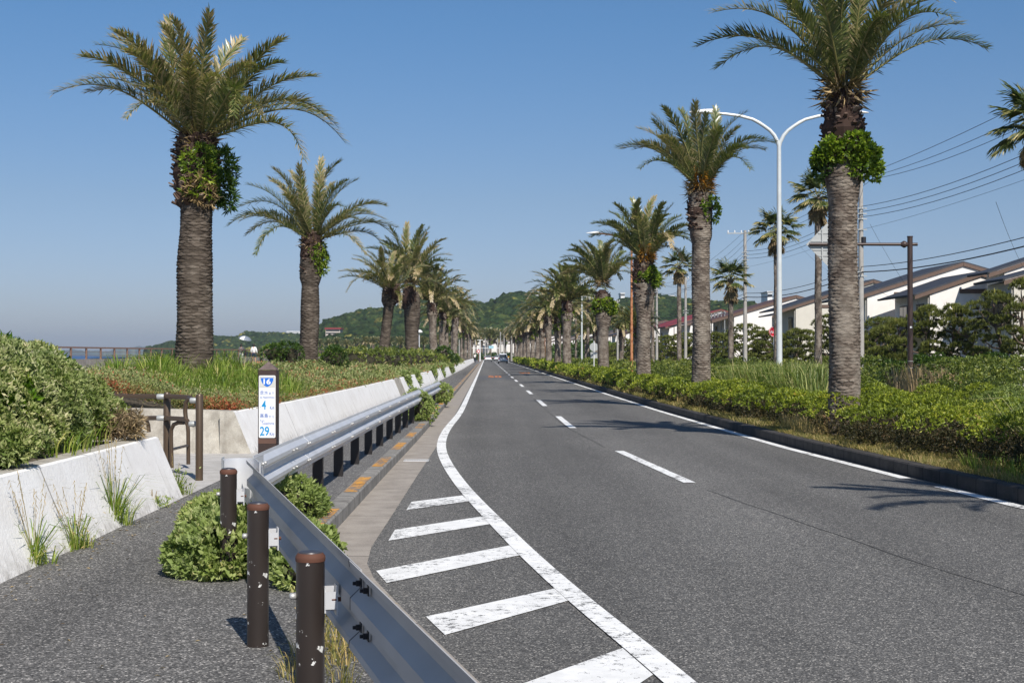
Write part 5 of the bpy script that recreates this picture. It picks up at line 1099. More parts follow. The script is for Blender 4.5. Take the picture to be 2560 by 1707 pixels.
# ================= PEOPLE =================
def skin(name,verts,edges,radii,mat,parent,sub=2):
    me=bpy.data.meshes.new(name); me.from_pydata(verts,edges,[]); o=bpy.data.objects.new(name,me); COL.objects.link(o)
    m=o.modifiers.new('s','SKIN'); m.use_smooth_shade=True; 
    if not me.skin_vertices: me.attributes.new('x','FLOAT','POINT')
    for i,r_ in enumerate(radii): me.skin_vertices[0].data[i].radius=(r_,r_) if not hasattr(r_,'__len__') else r_
    me.skin_vertices[0].data[0].use_root=True
    s2=o.modifiers.new('u','SUBSURF'); s2.levels=sub; s2.render_levels=sub
    bpy.context.view_layer.update(); nm=bpy.data.meshes.new_from_object(o.evaluated_get(bpy.context.evaluated_depsgraph_get())); bpy.data.objects.remove(o); nm.name=name
    nm.materials.clear(); nm.materials.append(mat); q=bpy.data.objects.new(name,nm); return link(q,parent)
skin_m=plain('skin',(.52,.30,.20),.6,0,.08); hair=plain('hair_dark',(.025,.018,.015),.6); cl_w=plain('cloth_white',(.78,.77,.75),.8,0,.08); cl_n=plain('cloth_navy',(.02,.03,.07),.8); cl_g=plain('cloth_grey',(.13,.12,.13),.85); cl_l=plain('cloth_pale_trousers',(.62,.60,.57),.8,0,.1); cl_r=plain('cloth_red',(.60,.03,.04),.8)
def person(loc,rz,label,Hh,hands,legs,tops,bottoms,hat=None,shoes=None,shortleg=False):
    """hands: elbow and wrist offsets for both arms; legs: knee and ankle for both; units metres at 1.65 m height; faces +Y"""
    root=empty('person',loc,rz); tag(root,label,'person'); s=Hh/1.65
    J={'pel':(0,0,.88),'wai':(0,0,1.02),'che':(0,.0,1.22),'nec':(0,-.005,1.40),'hea':(0,.01,1.53),'top':(0,.005,1.60)}
    V=[J['pel'],J['wai'],J['che'],J['nec'],J['hea'],J['top']]; E_=[(0,1),(1,2),(2,3),(3,4),(4,5)]; Rr=[(.145,.10),(.115,.085),(.145,.095),.048,.085,.06]
    side=[]
    for k,sg in enumerate((-1,1)):
        el,wr=hands[k]; b=len(V); sh=(sg*.16,0,1.34); hp=(wr[0]+(wr[0]-el[0])*.25,wr[1]+(wr[1]-el[1])*.25,wr[2]+(wr[2]-el[2])*.25)
        V+=[sh,el,wr,hp]; E_+=[(2,b),(b,b+1),(b+1,b+2),(b+2,b+3)]; Rr+=[.055,.038,.024,(.034,.018)]
        d=Vector(hp)-Vector(wr); d.normalize(); q=d.cross(Vector((1,0,0))).normalized()
        for f in range(4):
            c=len(V); o_=q*(.012*(f-1.5)*1.3); p1=Vector(hp)+o_+d*.01; V+=[tuple(p1),tuple(p1+d*(.05+.012*(1.5-abs(f-1.5)))+Vector((-sg*.012,0,0)))]; E_+=[(b+3,c),(c,c+1)]; Rr+=[.008,.006]
        kn,an=legs[k]; b=len(V); hip=(sg*.085,0,.84); V+=[hip,kn,an]; E_+=[(0,b),(b,b+1),(b+1,b+2)]; Rr+=[.088,.054,.036]
        V+=[(an[0],an[1]+.13,max(.03,an[2]-.06))]; E_+=[(b+2,b+3)]; Rr+=[(.036,.024)]
    V=[tuple(c*s for c in v) for v in V]; Rr=[tuple(c*s for c in r) if hasattr(r,'__len__') else r*s for r in Rr]
    skin('body',V,E_,Rr,skin_m,root)
    # clothing follows the limbs, a little larger
    Vt=[(0,0,.90),(0,0,1.05),(0,0,1.22),(0,0,1.36)]; Et=[(0,1),(1,2),(2,3)]; Rt=[(.165,.125),(.150,.115),(.165,.118),(.07,.06)]
    for k,sg in enumerate((-1,1)):
        el,wr=hands[k]; b=len(Vt); w2=tuple(el[i]+(wr[i]-el[i])*tops[1] for i in range(3)); Vt+=[(sg*.16,0,1.335),el,w2]; Et+=[(2,b),(b,b+1),(b+1,b+2)]; Rt+=[.07,.056,.048]
    skin('top',[tuple(c*s for c in v) for v in Vt],Et,[tuple(c*s for c in r) if hasattr(r,'__len__') else r*s for r in Rt],tops[0],root)
    Vb=[(0,0,.98),(0,0,.86)]; Eb=[(0,1)]; Rb=[(.145,.11),(.16,.12)]
    for k,sg in enumerate((-1,1)):
        kn,an=legs[k]; b=len(Vb); Vb+=[(sg*.088,0,.80)]; Eb+=[(1,b)]; Rb+=[.108]
        if bottoms[1]<=1: Vb+=[tuple(.80*0+a+(c-a)*bottoms[1] for a,c in zip((sg*.088,0,.80),kn))]; Eb+=[(b,b+1)]; Rb+=[.085]
        else: Vb+=[kn,tuple(c if i<2 else c+.05 for i,c in enumerate(an))]; Eb+=[(b,b+1),(b+1,b+2)]; Rb+=[.078,.062]
    skin('trousers' if bottoms[1]>1 else 'shorts',[tuple(c*s for c in v) for v in Vb],Eb,[tuple(c*s for c in r) if hasattr(r,'__len__') else r*s for r in Rb],bottoms[0],root)
    hr=MB(); hr.lathe([(.055,1.43),(.088,1.48),(.098,1.55),(.085,1.61),(.05,1.645),(.01,1.652)],(0,-.022,0),14); hr.v=[tuple(c*s for c in v) for v in hr.v]; hr.build('hair',hair,root,True)
    for x in(-.028,.028): 
        mb=MB(); mb.lathe([(.002,-.008),(.011,0),(.002,.008)],(x*s,.088*s,1.535*s),8); mb.build('eye',M['black'],root)
    mb=MB(); mb.tube([(0,.088*s,1.53*s),(0,.108*s,1.50*s)],[.008*s,.014*s],6); mb.build('nose',skin_m,root)
    for k in(0,1):
        an=legs[k][1]; mb=MB(); mb.tube([(an[0]*s,(an[1]-.05)*s,(an[2]-.03)*s),(an[0]*s,(an[1]+.04)*s,(an[2]-.035)*s),(an[0]*s,(an[1]+.16)*s,(an[2]-.045)*s)],[.04*s,.045*s,.034*s],10); mb.build('shoe',shoes or cl_w,root,True)
    return root
pw=at(634.5,905,114); pu=at(603,905,112)
person((pw.x,114,.935),R(-12),'woman walking in a loose white top and navy shorts on the promenade',1.62,(((-.24,-.02,1.10),(-.22,.06,.90)),((.25,-.04,1.09),(.27,.03,.88))),(((-.09,.04,.47),(-.09,-.02,.08)),((.09,.10,.46),(.09,.12,.08))),(cl_w,.85),(cl_n,.75))
pp=person((pu.x,112,.935),R(-10),'walker in a dark top and pale trousers under a sunshade on the promenade',1.60,(((-.22,-.04,1.08),(-.20,.05,.90)),((.20,.12,1.14),(.10,.24,1.32))),(((-.09,.10,.46),(-.09,.06,.08)),((.09,-.02,.47),(.09,-.12,.09))),(cl_g,1.0),(cl_l,2))
um=empty('parasol',(pu.x+.10,112.2,2.2)); tag(um,'open sunshade with a white panel held by the walker in pale trousers','parasol'); um.rotation_euler=(R(10),R(14),0)
mb=MB(); mb.tube([(0,0,.33),(0,0,.95)],.01,6); mb.build('shaft',M['alu'],um)
n=8
for k in range(n):
    a0,a1=2*PI*k/n,2*PI*(k+1)/n; mb=MB(); rings=[(.02,.98),(.25,.95),(.42,.86),(.52,.74)]; vs=[(r_*math.cos(a),r_*math.sin(a),z) for r_,z in rings for a in(a0,(a0+a1)/2,a1)]
    mb.add(vs,[(i*3+j,i*3+j+1,(i+1)*3+j+1,(i+1)*3+j) for i in range(3) for j in range(2)]); mb.build('canopy_panel',cl_w if k in(5,) else plain('shade_cloth%d'%k,(.20,.23,.27),.6),um)
# red-shirted far walker
pr=at(922,888,225); person((pr.x,225,.1),R(170),'tiny far walker in a red top near the railing end',1.65,(((-.24,0,1.1),(-.24,.05,.88)),((.24,0,1.1),(.24,.05,.88))),(((-.09,.03,.46),(-.09,0,.08)),((.09,.03,.46),(.09,.03,.08))),(cl_r,.5),(cl_n,2))
# cyclist
pc=on(1187,908.4,.15); cy=person((pc.x,pc.y,.30),0,'cyclist in a white shirt riding away on the far sidewalk',1.62,(((-.24,.22,1.12),(-.22,.45,1.0)),((.24,.22,1.12),(.22,.45,1.0))),(((-.10,.30,.62),(-.10,.12,.22)),((.10,.28,.42),(.10,.12,-.02))),(cl_w,.4),(cl_n,2),shoes=M['black'])
bi=empty('bicycle',(pc.x,pc.y,.15)); tag(bi,'dark bicycle ridden by the cyclist in the white shirt','bicycle')
for y in(-.5,.58):
    mb=MB(); N=20; mb.tube([(0,y+.33*math.cos(2*PI*i/N),.34+.33*math.sin(2*PI*i/N)) for i in range(N+1)],.02,6,cap=False); wh=mb.build('wheel',M['black'],bi); mb=MB(); [mb.tube([(0,y,.34),(0,y+.32*math.cos(2*PI*i/12),.34+.32*math.sin(2*PI*i/12))],.002,3) for i in range(12)]; mb.build('spokes',M['alu'],wh)
mb=MB(); [mb.tube(q,.016,6) for q in ([(0,-.5,.34),(0,-.05,.30),(0,.42,.85),(0,-.18,.90),(0,-.5,.34)],[(0,-.05,.30),(0,-.2,1.0)],[(0,.42,.85),(0,.58,.34)],[(0,.42,.85),(0,.40,1.12)])]; mb.build('frame',M['bolt'],bi); MB().tube([(-.26,.38,1.14),(0,.44,1.12),(.26,.38,1.14)],.014,6).build('handlebar',M['alu'],bi); MB().box((0,-.22,1.03),(.14,.24,.06)).build('saddle',M['black'],bi)
# ================= VEGETATION =================
def bl(x,y,Y,r,rz=None,ry=None): p=at(x,y,Y); return (p.x,p.y,p.z,r,ry or r,rz or r)
# silver shrub overhanging the near wall
sb=[bl(20,1030,12.9,.42,.34),bl(80,985,13.4,.46,.34),bl(60,1075,12.8,.32,.24),bl(175,1015,14.3,.42,.30),bl(140,1065,13.7,.34,.20),bl(232,1045,14.9,.30,.18),bl(275,1068,15.1,.2,.12),bl(20,950,14.4,.5,.32),bl(110,955,15.0,.4,.24),bl(190,995,15.1,.36,.18),bl(-60,1000,12.6,.55,.42),bl(-150,1030,12.3,.6,.42),bl(-60,940,14.5,.6,.36),bl(0,1110,12.1,.22,.18),bl(90,1085,12.9,.25,.16),bl(8,1120,11.2,.24,.17),bl(-70,1110,11.2,.35,.3),bl(70,1105,12.2,.2,.14)]
shrub('silver_shrub','big mound of grey-green silvery shrub spilling over the near white wall','shrub',sb,9000,.052,.020,M['silver'],6,vb=.12,core=None,inner=5,rough=.34,spread=.85,outw=.6)
gb_=[bl(15,905,14.6,.30,.18),bl(65,912,15,.24,.15),bl(-40,895,14.9,.4,.2),bl(110,915,15.2,.18,.14),bl(150,930,15.2,.13,.10),bl(55,960,13.0,.17,.13),bl(30,1000,12.5,.14,.12),bl(120,905,14.9,.12,.10)]
shrub('glossy_shrub','bright glossy green shrub rising behind the silvery one at the left edge','shrub',gb_,520,.10,.030,M['glossy'],9,core=None,inner=2,spread=.9,outw=.6,rough=.2)
# twiggy dead part
fa=FA(); n=2200; P=np.array([tuple(at(U(200,350),U(1030,1090),U(14.6,15.2))) for _ in range(n)]); fa.leaves(P,runit(n)+[.3,-.3,-.1],.11,.009); o=fa.build('dry_brush',M['palm_dry']); tag(o,'dry brown twiggy brush at the end of the near wall','dry brush')
mb=MB(); 
for _ in range(70):
    p=at(U(180,340),U(1020,1080),U(13.5,14.9)); d=Vector((U(.1,.35),U(-.2,.2),U(-.12,.12))); mb.tube([p,p+d*.5+Vector((0,0,.03)),p+d],[.006,.005,.002],4,a=.5)
# mugwort by the near rail
mg=[(-1.88,10.15,.26,.34,.42,.24),(-2.02,10.7,.28,.30,.4,.24),(-1.72,10.35,.30,.34,.4,.28),(-2.12,11.4,.29,.28,.42,.24),(-2.12,12.2,.30,.26,.42,.25),(-2.05,11.0,.42,.3,.35,.2),(-1.55,10.5,.28,.26,.35,.25)]
shrub('mugwort_bush','low spreading green mugwort bush at the foot of the near brown posts','bush',mg,3300,.054,.026,M['mug'],8,rough=.16,outw=.62,spread=.7,core=None,inner=6,zmin=-.9)
shrub('mugwort_bush','small mugwort clump glimpsed behind the near guardrail beam','bush',[(-1.28,10.1,.26,.26,.4,.2),(-1.22,9.6,.24,.2,.3,.16)],420,.06,.028,M['mug'],8,zmin=-.9)
shrub('mugwort_bush','pale mugwort clump on the kerb where the two guardrails meet','bush',[(-1.80,13.5,.30,.20,.26,.20),(-1.68,13.7,.26,.15,.2,.15),(-1.9,13.1,.36,.13,.16,.17)],620,.060,.020,M['mug'],8,zmin=-.8,rough=.22)
shrub('kerb_shrub','round shrub on the kerb under the far half of the long guardrail','bush',[(-1.62,33.2,.50,.34,.4,.34),(-1.50,33.5,.38,.3,.35,.26),(-1.75,34,.4,.3,.4,.26)],520,.085,.035,M['mug'],7,zmin=-.9)
shrub('kerb_shrub','smaller shrub on the kerb near the far end of the long guardrail','bush',[(-1.48,45.5,.46,.36,.45,.3),(-1.6,46.3,.4,.3,.4,.26)],420,.09,.04,M['mug'],7,zmin=-.9)
# weeds at the wall foot
for i,(x,y,hh,n,lb) in enumerate(((86,1412,.42,70,'grass tuft nearest the left edge at the wall foot'),(190,1372,.34,60,'feathery weed, second from the left at the wall foot'),(285,1315,.62,110,'tallest grassy weed leaning on the white wall'),(382,1270,.14,50,'small green weed clump at the foot of the white wall'),(440,1238,.34,60,'leafy weed at the end corner of the white wall'))):
    p=on(x,y,.15); root=empty('weed',(p.x,p.y,.15)); tag(root,lb,'weed','weeds along the foot of the near wall'); fa=FA()
    tuft(fa,[(0,0,0)],n,hh,.009,.07,(.3,1.3)); tuft(fa,[(.08,.1,0),(-.03,-.12,0)],n//3,hh*.5,.009,.08,(.5,1.6),0,(.6,1))
    fa.build('blades',M['grass'],root)
    f2=FA(); k=140 if i in(1,3,4) else 60; P=rng.normal(0,1,(k,3))*[.09,.09,.0]+np.stack([0*np.arange(k),0*np.arange(k),rng.uniform(.02,hh*(.85 if i!=0 else .3),k)],1); f2.leaves(P,runit(k)+[0,0,.3],.045 if i in(3,4) else .03,.018 if i in (3,4) else .008); f2.build('leaves',M['mug'] if i in(3,4) else M['grass_dry'],root)
    mb=MB(); 
    for _ in range(9 if i in(0,1,2) else 3):
        a=U(0,6.28); l=hh*U(1.0,1.7); q=Vector((math.cos(a)*.12-.05,math.sin(a)*.2,l)); mb.tube([(0,0,0),q*.5+Vector((0,0,.02)),q,q+Vector((U(-.08,.08),U(-.08,.08),-.01))],[.0022,.0018,.0012,.001],3,a=.6)
        for s in np.linspace(.7,1,6): mb.tube([q*s,q*s+Vector((U(-.02,.02),U(-.02,.02),-.035))],[.003,.001],3,a=.9)
    mb.build('stalk',M['grass_dry'],root)
# grass patch under the near rail and debris
def sheet_scatter(n,fx,fy): return np.array([(fx(),fy()) for _ in range(n)])
fa=FA(); P=np.array([(U(-.98,-.62),U(6.7,8.6),.15) for _ in range(60)]); tuft(fa,P,9,.13,.006,.05,(.4,1.8)); o=fa.build('grass',M['grass_dry']); tag(o,'small patch of drying grass under the near guardrail beam','grass',kind='stuff')
# left bank: long grass
def onbank(x,y): return (x,y,bank_z(x,y))
fa=FA(); P=[]
def patch(px0,px1,Y0,Y1,n): 
    for _ in range(n):
        Y=U(Y0,Y1); x=(U(px0,px1)-1216)/F*Y
        if x<ip(WF,Y)-.5 and Y>22.9: P.append(onbank(x,Y))
patch(290,560,27.5,34,220); patch(560,760,26.5,33,230); patch(240,430,30,38,140); patch(500,560,26,30,40)
tuft(fa,P,17,.36,.014,.22,(.2,1.2)); q=P[::7]; tuft(fa,q,30,.62,.016,.16,(.3,1.2))
P=[]; patch(380,760,25,28,160); tuft(fa,P,14,.28,.012,.2,(.3,1.4)); P=[]; patch(540,610,33.5,35.5,16); patch(410,450,33,35,10); tuft(fa,P,20,.75,.018,.25,(.3,1.1))
tag(fa.build('long_grass',M['grass']),'long bright grass growing round the nearest left-hand palm','grass',kind='stuff')
# ground cover on bank
fa=FA(); n=26000; ys_=22.9+ (rng.random(n)**1.7)*150; xs_=np.array([ip(WF,y)-.38 for y in ys_])-rng.random(n)**1.2*np.minimum(7.5,2.5+ys_*.08)
zs=np.array([bank_z(x,y) for x,y in zip(xs_,ys_)])+rng.random(n)*.14+.10*lump(np.stack([xs_,ys_,0*ys_],1),1.2,2); sz=np.clip(ys_*.0021,.05,.22)
P0=np.stack([xs_,ys_,zs],1); P1=np.repeat(P0,6,0)+runit(n*6)*np.repeat(sz,6)[:,None]*.9; fa.leaves(P1,runit(n*6)+[0,0,.7],np.repeat(sz,6)*rng.uniform(.6,1.3,n*6),np.repeat(sz,6)*.42,np.clip(np.repeat(.5+.35*lump(P0,1.5,9),6)+rng.normal(0,.22,n*6),0,1))
tag(fa.build('ground_cover',M['cover']),'mixed grey-green and reddish ground cover on the left bank','ground cover',kind='stuff')
fa=FA(); n=5200; ys_=np.concatenate([22.75+rng.random(n//2)**1.5*28,np.full(n-n//2,22.8)+rng.random(n-n//2)*.7]); xs_=np.concatenate([[ip(WF,y)-.34-rng.random()*.6 for y in ys_[:n//2]],-4.0-rng.random(n-n//2)*6]); 
P0=np.stack([xs_,ys_,np.array([bank_z(x,y) for x,y in zip(xs_,ys_)])+rng.random(n)*.14-.02],1); P1=np.repeat(P0,5,0)+runit(n*5)*.05; fa.leaves(P1,runit(n*5)+[.3,-.3,.5],.055,.02,np.clip(np.repeat(.55+.5*lump(P0,2.0,4),5)+rng.normal(0,.2,n*5),0,1)); tag(fa.build('ice_plants',M['redcover']),'red-tinged succulents creeping along the wall top','ground cover',kind='stuff')
# near bank cover behind silver shrub
fa=FA(); P=np.array([onbank(U(-9,-3.8),U(9,15.2)) for _ in range(500)]); tuft(fa,P,12,.3,.014,.25,(.3,1.2)); tag(fa.build('bank_grass',M['grass']),'grass on the near bank behind the shrubs','grass',kind='stuff')
# dark shrubs behind the palms, left
def dsh(x,y,Y,w,h,lb,n=420,L=.12,mat='dark_shrub'):
    p=at(x,y,Y); z=bank_z(p.x,Y); b=[(p.x+U(-w,w)*.55,Y+U(-w,w)*.5,z+h*U(.35,.6),w*U(.5,.7),w*U(.5,.7),h*U(.4,.55)) for _ in range(5)]
    return shrub('shrub',lb,'shrub',b,n,L,L*.3,M[mat],7,group='dark shrubs along the left bank',rough=.25,zmin=-.8)
dsh(704,905,50,.62,.85,'dark green shrub just left of the second left-hand palm'); dsh(832,905,52,.60,.80,'dark green shrub just right of the second left-hand palm')
def hedge(name,label,pts,w,h,z0,n,L,mat,group,low=None,lowz=.0,m=6,seed=0,step=.55,dx=0,rough=.16,stems=0,vb=0,W=.40,core=.58):
    b=[]; P_=resample(pts,step); r=random.Random(seed)
    for (x,y) in P_: 
        for s in(-.5,.0,.5): b.append((x+s*w*.62+r.uniform(-.1,.1)*w,y+r.uniform(-.3,.3)*step,z0+h*r.uniform(.36,.56),w*.30*r.uniform(.85,1.2),step*.72,h*r.uniform(.38,.60)))
    return shrub(name,label,'hedge',b,n,L,L*W,M[mat],m,group=group,rough=rough,zmin=-.7,low=M[low] if low else None,lowz=lowz,stems=stems,vb=vb,core=None if low else core)
hedge('hedge','green hedge beyond the second left-hand palm, nearest section of the bank hedge',[(-6.4,62),(-5.4,66)],1.6,1.0,.95,520,.13,'shrub','clipped hedges on the left bank',seed=1)
hedge('hedge','middle section of the bank hedge below the leaning third palm',[(-5.2,67.5),(-4.6,76)],1.5,.95,.95,620,.14,'shrub','clipped hedges on the left bank',seed=2)
hedge('hedge','far section of the bank hedge below the thick propped palm',[(-4.5,80),(-3.9,94)],1.3,1.0,.9,620,.17,'shrub','clipped hedges on the left bank',seed=3)
hedge('hedge','farthest low hedge on the left bank beside the row of trunks',[(-3.7,100),(-3.4,150)],1.1,.75,.85,900,.22,'shrub','clipped hedges on the left bank',seed=4,step=2)
shrub('shrub','round dark bush standing above the bank hedge beside the trunks','shrub',[(at(1108,870,112).x,112,1.5,.8,.8,.8),(at(1108,870,112).x+.3,112.4,1.2,.8,.8,.6)],300,.2,.08,M['dark_shrub'],6)
for i,(x,Y,s) in enumerate(((-3.35,57,.5),(-3.25,64,.4),(-3.1,79,.5),(-3.0,92,.4),(-2.85,109,.5))):
    shrub('wall_shrub','green clump hanging over the white wall, %s from the camera'%ORD[i+1],'shrub',[(x,Y,.7,s*.6,s,.3),(x+.12,Y+.2,.45,s*.4,s*.8,.3)],160,.1+Y*.0008,.05,M['mug'],6,group='clumps hanging over the white wall')
# ---- right side
AZ='azalea hedges along the right kerb'
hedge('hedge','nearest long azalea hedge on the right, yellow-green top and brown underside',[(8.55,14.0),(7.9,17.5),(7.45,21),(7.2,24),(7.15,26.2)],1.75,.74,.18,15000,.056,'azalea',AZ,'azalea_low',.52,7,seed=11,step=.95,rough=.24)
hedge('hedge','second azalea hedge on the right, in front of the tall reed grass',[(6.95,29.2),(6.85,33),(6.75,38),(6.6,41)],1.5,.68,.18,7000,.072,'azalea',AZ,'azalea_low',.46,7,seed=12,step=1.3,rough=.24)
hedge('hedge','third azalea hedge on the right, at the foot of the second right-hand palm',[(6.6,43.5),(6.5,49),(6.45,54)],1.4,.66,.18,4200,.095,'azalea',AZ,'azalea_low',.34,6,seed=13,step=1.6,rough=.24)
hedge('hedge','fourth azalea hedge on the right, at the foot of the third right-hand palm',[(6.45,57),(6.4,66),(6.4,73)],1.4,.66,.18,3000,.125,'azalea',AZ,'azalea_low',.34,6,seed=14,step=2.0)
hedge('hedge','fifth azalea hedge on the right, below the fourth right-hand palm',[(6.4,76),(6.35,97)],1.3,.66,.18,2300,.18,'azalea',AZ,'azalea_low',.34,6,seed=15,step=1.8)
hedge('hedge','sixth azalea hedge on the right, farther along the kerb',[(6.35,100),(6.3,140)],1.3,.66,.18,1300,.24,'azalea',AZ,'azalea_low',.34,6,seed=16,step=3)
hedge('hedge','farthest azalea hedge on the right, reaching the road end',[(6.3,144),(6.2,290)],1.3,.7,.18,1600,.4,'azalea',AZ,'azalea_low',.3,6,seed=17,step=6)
# mass of shrubs behind (continuous cover)
def mass(name,label,x0,x1,Y0,Y1,n,hr,L,mat,seed,k=900,rr=(.7,1.3),vb=0):
    r=random.Random(seed); b=[]
    for _ in range(n):
        Y=r.uniform(Y0,Y1); x=r.uniform(x0,x1); h=r.uniform(*hr); q=r.uniform(*rr); b.append((x,Y,.15+h*.45,q,q,h*.55))
    o=shrub(name,label,'shrubs',b,k,L,L*.4,M[mat],6,rough=.28,kind='stuff',spread=.85,vb=vb,core=None,inner=2); return o
mass('shrubbery','mixed green shrubs filling the strip behind the nearest hedge',9.6,12.4,19,30,13,(.45,.85),.055,'mug',21,6500,(.45,.8))
mass('shrubbery','mixed green shrubs behind the nearest right-hand trunk',8.8,13.5,30,48,20,(.35,.80),.07,'azalea',22,6000,(.5,.9))
mass('shrubbery','mixed green shrubs behind the second and third right-hand palms',8.4,14.5,54,85,26,(.7,1.3),.11,'shrub',23,5500,(.8,1.3))
mass('shrubbery','low green shrubs far along the strip',7.8,12.3,80,180,60,(.7,1.0),.3,'shrub',24,1800,(1.2,2.4))
mass('shrubbery','shrubs at the foot of the pines',15.4,19.5,44,110,44,(.7,1.4),.16,'shrub',25,4500,(.8,1.6),-.1)
mass('shrubbery','light green shrubs at the right edge beside the brown sign post',13.3,15.8,32,41,12,(1.0,1.5),.09,'shrub',26,3400,(.7,1.1))
p0=at(2270,900,56); hedge('box_hedge','tall clipped dark box hedge right of the brown sign post',[(16.9,57),(19.6,55)],1.6,1.45,.15,2400,.11,'dark_shrub','box hedge',seed=18,step=.7,rough=.05)
# reeds
fa=FA(); P=[q for q in ((U(7.9,11.2),U(33,46),.2) for _ in range(800)) if q[0]<.238*q[1]]; tuft(fa,P,16,1.5,.026,.3,(.15,.95)); P=[(U(8.1,9.6),U(41,50),.2) for _ in range(120)]; tuft(fa,P,14,1.4,.028,.3,(.15,.9))
tag(fa.build('reed_grass',M['reed']),'tall reed grass round the foot of the nearest street lamp','grass',kind='stuff')
fa=FA(); P=[(U(8.3,9.1),U(17.5,20.5),.2) for _ in range(26)]+[(U(7.3,7.9),U(18.4,19.6),.2) for _ in range(7)]; tuft(fa,P,26,1.25,.014,.16,(.5,1.7)); tag(fa.build('arching_grass',M['reed']),'long arching grass over the hedge at the right edge','grass',kind='stuff')
fa=FA(); P=[(U(14.6,16.4),U(48,52),.2) for _ in range(30)]+[tuple(on(U(2380,2460),U(955,975),.9)) for _ in range(0)]; tuft(fa,P,20,1.35,.03,.3,(.1,.6),0,(.6,1)); tag(fa.build('dry_reeds',M['palm_dry']),'pinkish dry reeds in front of the dark box hedge','grass',kind='stuff')
# verge grass
fa=FA(); 
def vg(Y0,Y1,n,h,w_,wd=.95):
    P=[]
    for _ in range(n): Y=U(Y0,Y1); P.append((ip(XR,Y)+.40+U(0,1)**1.2*wd,Y,.16))
    tuft(fa,P,9,h,w_,.12,(.3,1.5))
vg(12,20,1900,.11,.006,1.1); vg(20,30,1500,.12,.008); vg(30,48,1200,.15,.013,.9); vg(48,90,1100,.2,.025,.8); vg(90,200,700,.3,.06,.8)
tag(fa.build('verge_grass',M['grass_dry']),'thin sunburnt grass on the verge along the right kerb','grass',kind='stuff')
fa=FA(); P=[(6.35+U(-.35,.6),27.6+U(-1.6,1.4),.17) for _ in range(150)]; tuft(fa,P,10,.42,.010,.12,(.1,.8),0,(.6,1)); P=[(ip(XR,Y)+U(.6,1.1),Y,.17) for Y in [U(40,64) for _ in range(120)]]; tuft(fa,P,9,.4,.02,.15,(.1,.8)); tag(fa.build('dry_grass',M['grass_dry']),'dry straw-coloured grass in the gap between the hedges','grass',kind='stuff')
fa=FA(); P=[(ip(XR,Y)+U(.55,1.4),Y,.17) for Y in [U(12.5,19) for _ in range(90)]]; tuft(fa,P,12,.34,.009,.1,(.2,1.0)); tag(fa.build('verge_weeds',M['grass']),'green weeds below the nearest azalea hedge','grass',kind='stuff')
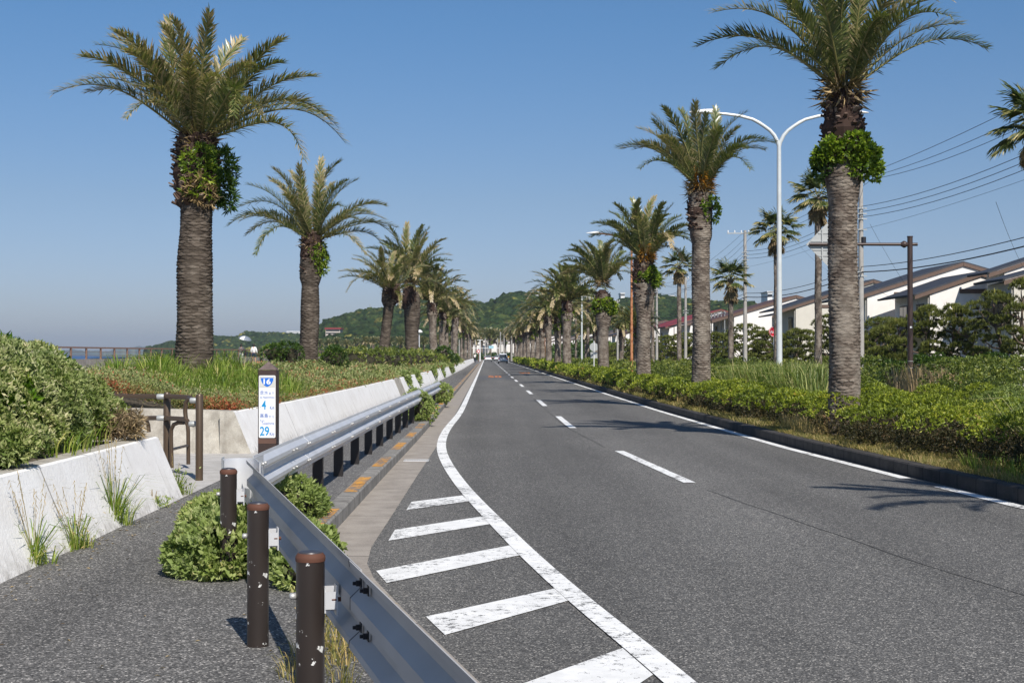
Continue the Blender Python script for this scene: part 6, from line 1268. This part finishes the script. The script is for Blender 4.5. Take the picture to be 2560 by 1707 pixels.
# ---- pines
def pine(label,x,Y,top,w,seed,dense=False,group='garden pines in front of the houses',det=1.0):
    r=random.Random(seed); p=at(x,886,Y); hz=at(x,top,Y).z-.15; root=empty('pine_tree',(p.x,Y,.15)); tag(root,label,'pine tree',group)
    mb=MB(); lean=r.uniform(-.5,.5); tp=[Vector((lean*q*q+.18*math.sin(q*5+seed),.1*math.sin(q*4),hz*.86*q)) for q in np.linspace(0,1,9)]
    mb.tube(tp,list(np.linspace(.13,.035,9)),8); mb.build('trunk',M['bark'],root,'auto')
    pads=[]; br=MB(); nb=30 if dense else 12
    for i in range(nb):
        q=(.06 if dense else .30)+(.94 if dense else .70)*i/nb; b0=tp[min(8,int(q*8))]; a=i*2.4+r.uniform(-.4,.4); l=w*(1.05-.55*q)*r.uniform(.55,1.05); e=Vector((b0.x+math.cos(a)*l,b0.y+math.sin(a)*l,min(hz*q+r.uniform(-.1,.1),hz-.3)))
        br.tube([b0,b0.lerp(e,.5)+Vector((0,0,-.12)),e],[.05,.035,.015],6); pads.append((e.x,e.y,e.z,l*.34+.2,l*.34+.2,.16+.08*r.random()))
        if l>.8*w: m_=b0.lerp(e,.55); pads.append((m_.x,m_.y,m_.z+.05,.38,.38,.2))
    pads.append((tp[-1].x,tp[-1].y,hz-.25,.40,.40,.22)); br.build('branches',M['bark'],root,'auto')
    fa=FA(); n=int((1700 if dense else 950)*det); m=14; P,N=blob_points(pads,n,zmin=-.35,rough=.2); P0=np.repeat(P,m,0)+runit(len(P)*m)*.03; D=unit(np.repeat(unit(N*.6+np.array([0,0,.75])),m,0)+runit(len(P0))*.55)
    ln=.15 if Y<80 else .22; wd=.018*max(1,Y/60); fa.leaves(P0,D,ln*rng.uniform(.7,1.2,len(P0)),wd,np.clip(np.repeat(rng.beta(2,2,len(P)),m)*.7+rng.random(len(P0))*.3,0,1),0,.0); k=160; j=rng.integers(0,len(pads),k); B3=np.array(pads); Pc=B3[j,:3]+runit(k)*B3[j,3:6]*[.8,.8,.3]+np.array([0,0,.08]); fa.leaves(Pc,unit(runit(k)*.2+[0,0,1]),.30,.022*max(1,Y/60),.7+.3*rng.random(k),0,.0); fa.mb(core_mb([(a,b,c,d*.6,e*.6,f*.5) for a,b,c,d,e,f in pads],.5),1); fa.build('needles',[M['pine'],M['core']],root); return root
for i,(x,Y,t_,w_,lb) in enumerate(((2245,64,800,1.1,'small gnarled pine right beside the brown sign post'),(2318,62,765,1.3,'gnarled pine in front of the lower white gable, dark bent trunk'),(2372,61,762,1.2,'pine with a bare dark trunk standing before the white wall'),(2432,60,770,1.35,'broad pine with open windows of white wall showing through'),(2500,58,728,1.5,'tall pine near the right edge, candles pointing up'),(2575,56,700,1.6,'tallest pine, cut by the right edge of the photo'),(2170,70,822,1.1,'low pine between the utility pole and the brown sign post'))):
    pine(lb,x,Y,t_,w_,40+i)
for i in range(17):
    Y=74+i*8.5+ (i*i)*.35; X=20.4; x=1216+X*F/Y; top=886-(3.6+.5*math.sin(i*1.9)-1.7)*F/Y
    pine('dense round-topped pine, %s from the right in the dark row before the houses'%ORD[i+1],x,Y,top,1.9 if i>3 else 1.7,70+i,True,'dense pines forming the dark row',det=max(.4,1-i*.06))
mass('far_thicket','dark evergreen thicket along the terrace foot in the distance',17,24,230,430,70,(2.6,3.8),.8,'dark_shrub',31,1500,(2.5,4.5))
mass('far_thicket','dark evergreen thicket closing the end of the road',-12,16,430,600,60,(.9,1.8),.9,'dark_shrub',32,1400,(3,5))
# litter on the sidewalk and road
fa=FA(); n=260; P=np.stack([rng.uniform(-3.2,-.9,n),rng.uniform(5.5,16,n),np.full(n,.156)],1); ok=P[:,0]<np.array([ip(KF,y)-.3 for y in P[:,1]]); P=P[ok]; P[:140,0]=-3.24+rng.random(min(140,len(P)))*.25; fa.leaves(P,runit(len(P))*[1,1,.05],.035,.010,up=np.tile([0,0,1.],(len(P),1))); tag(fa.build('leaf_litter',M['palm_dry']),'scattered dry leaf bits on the sidewalk','litter',kind='stuff')
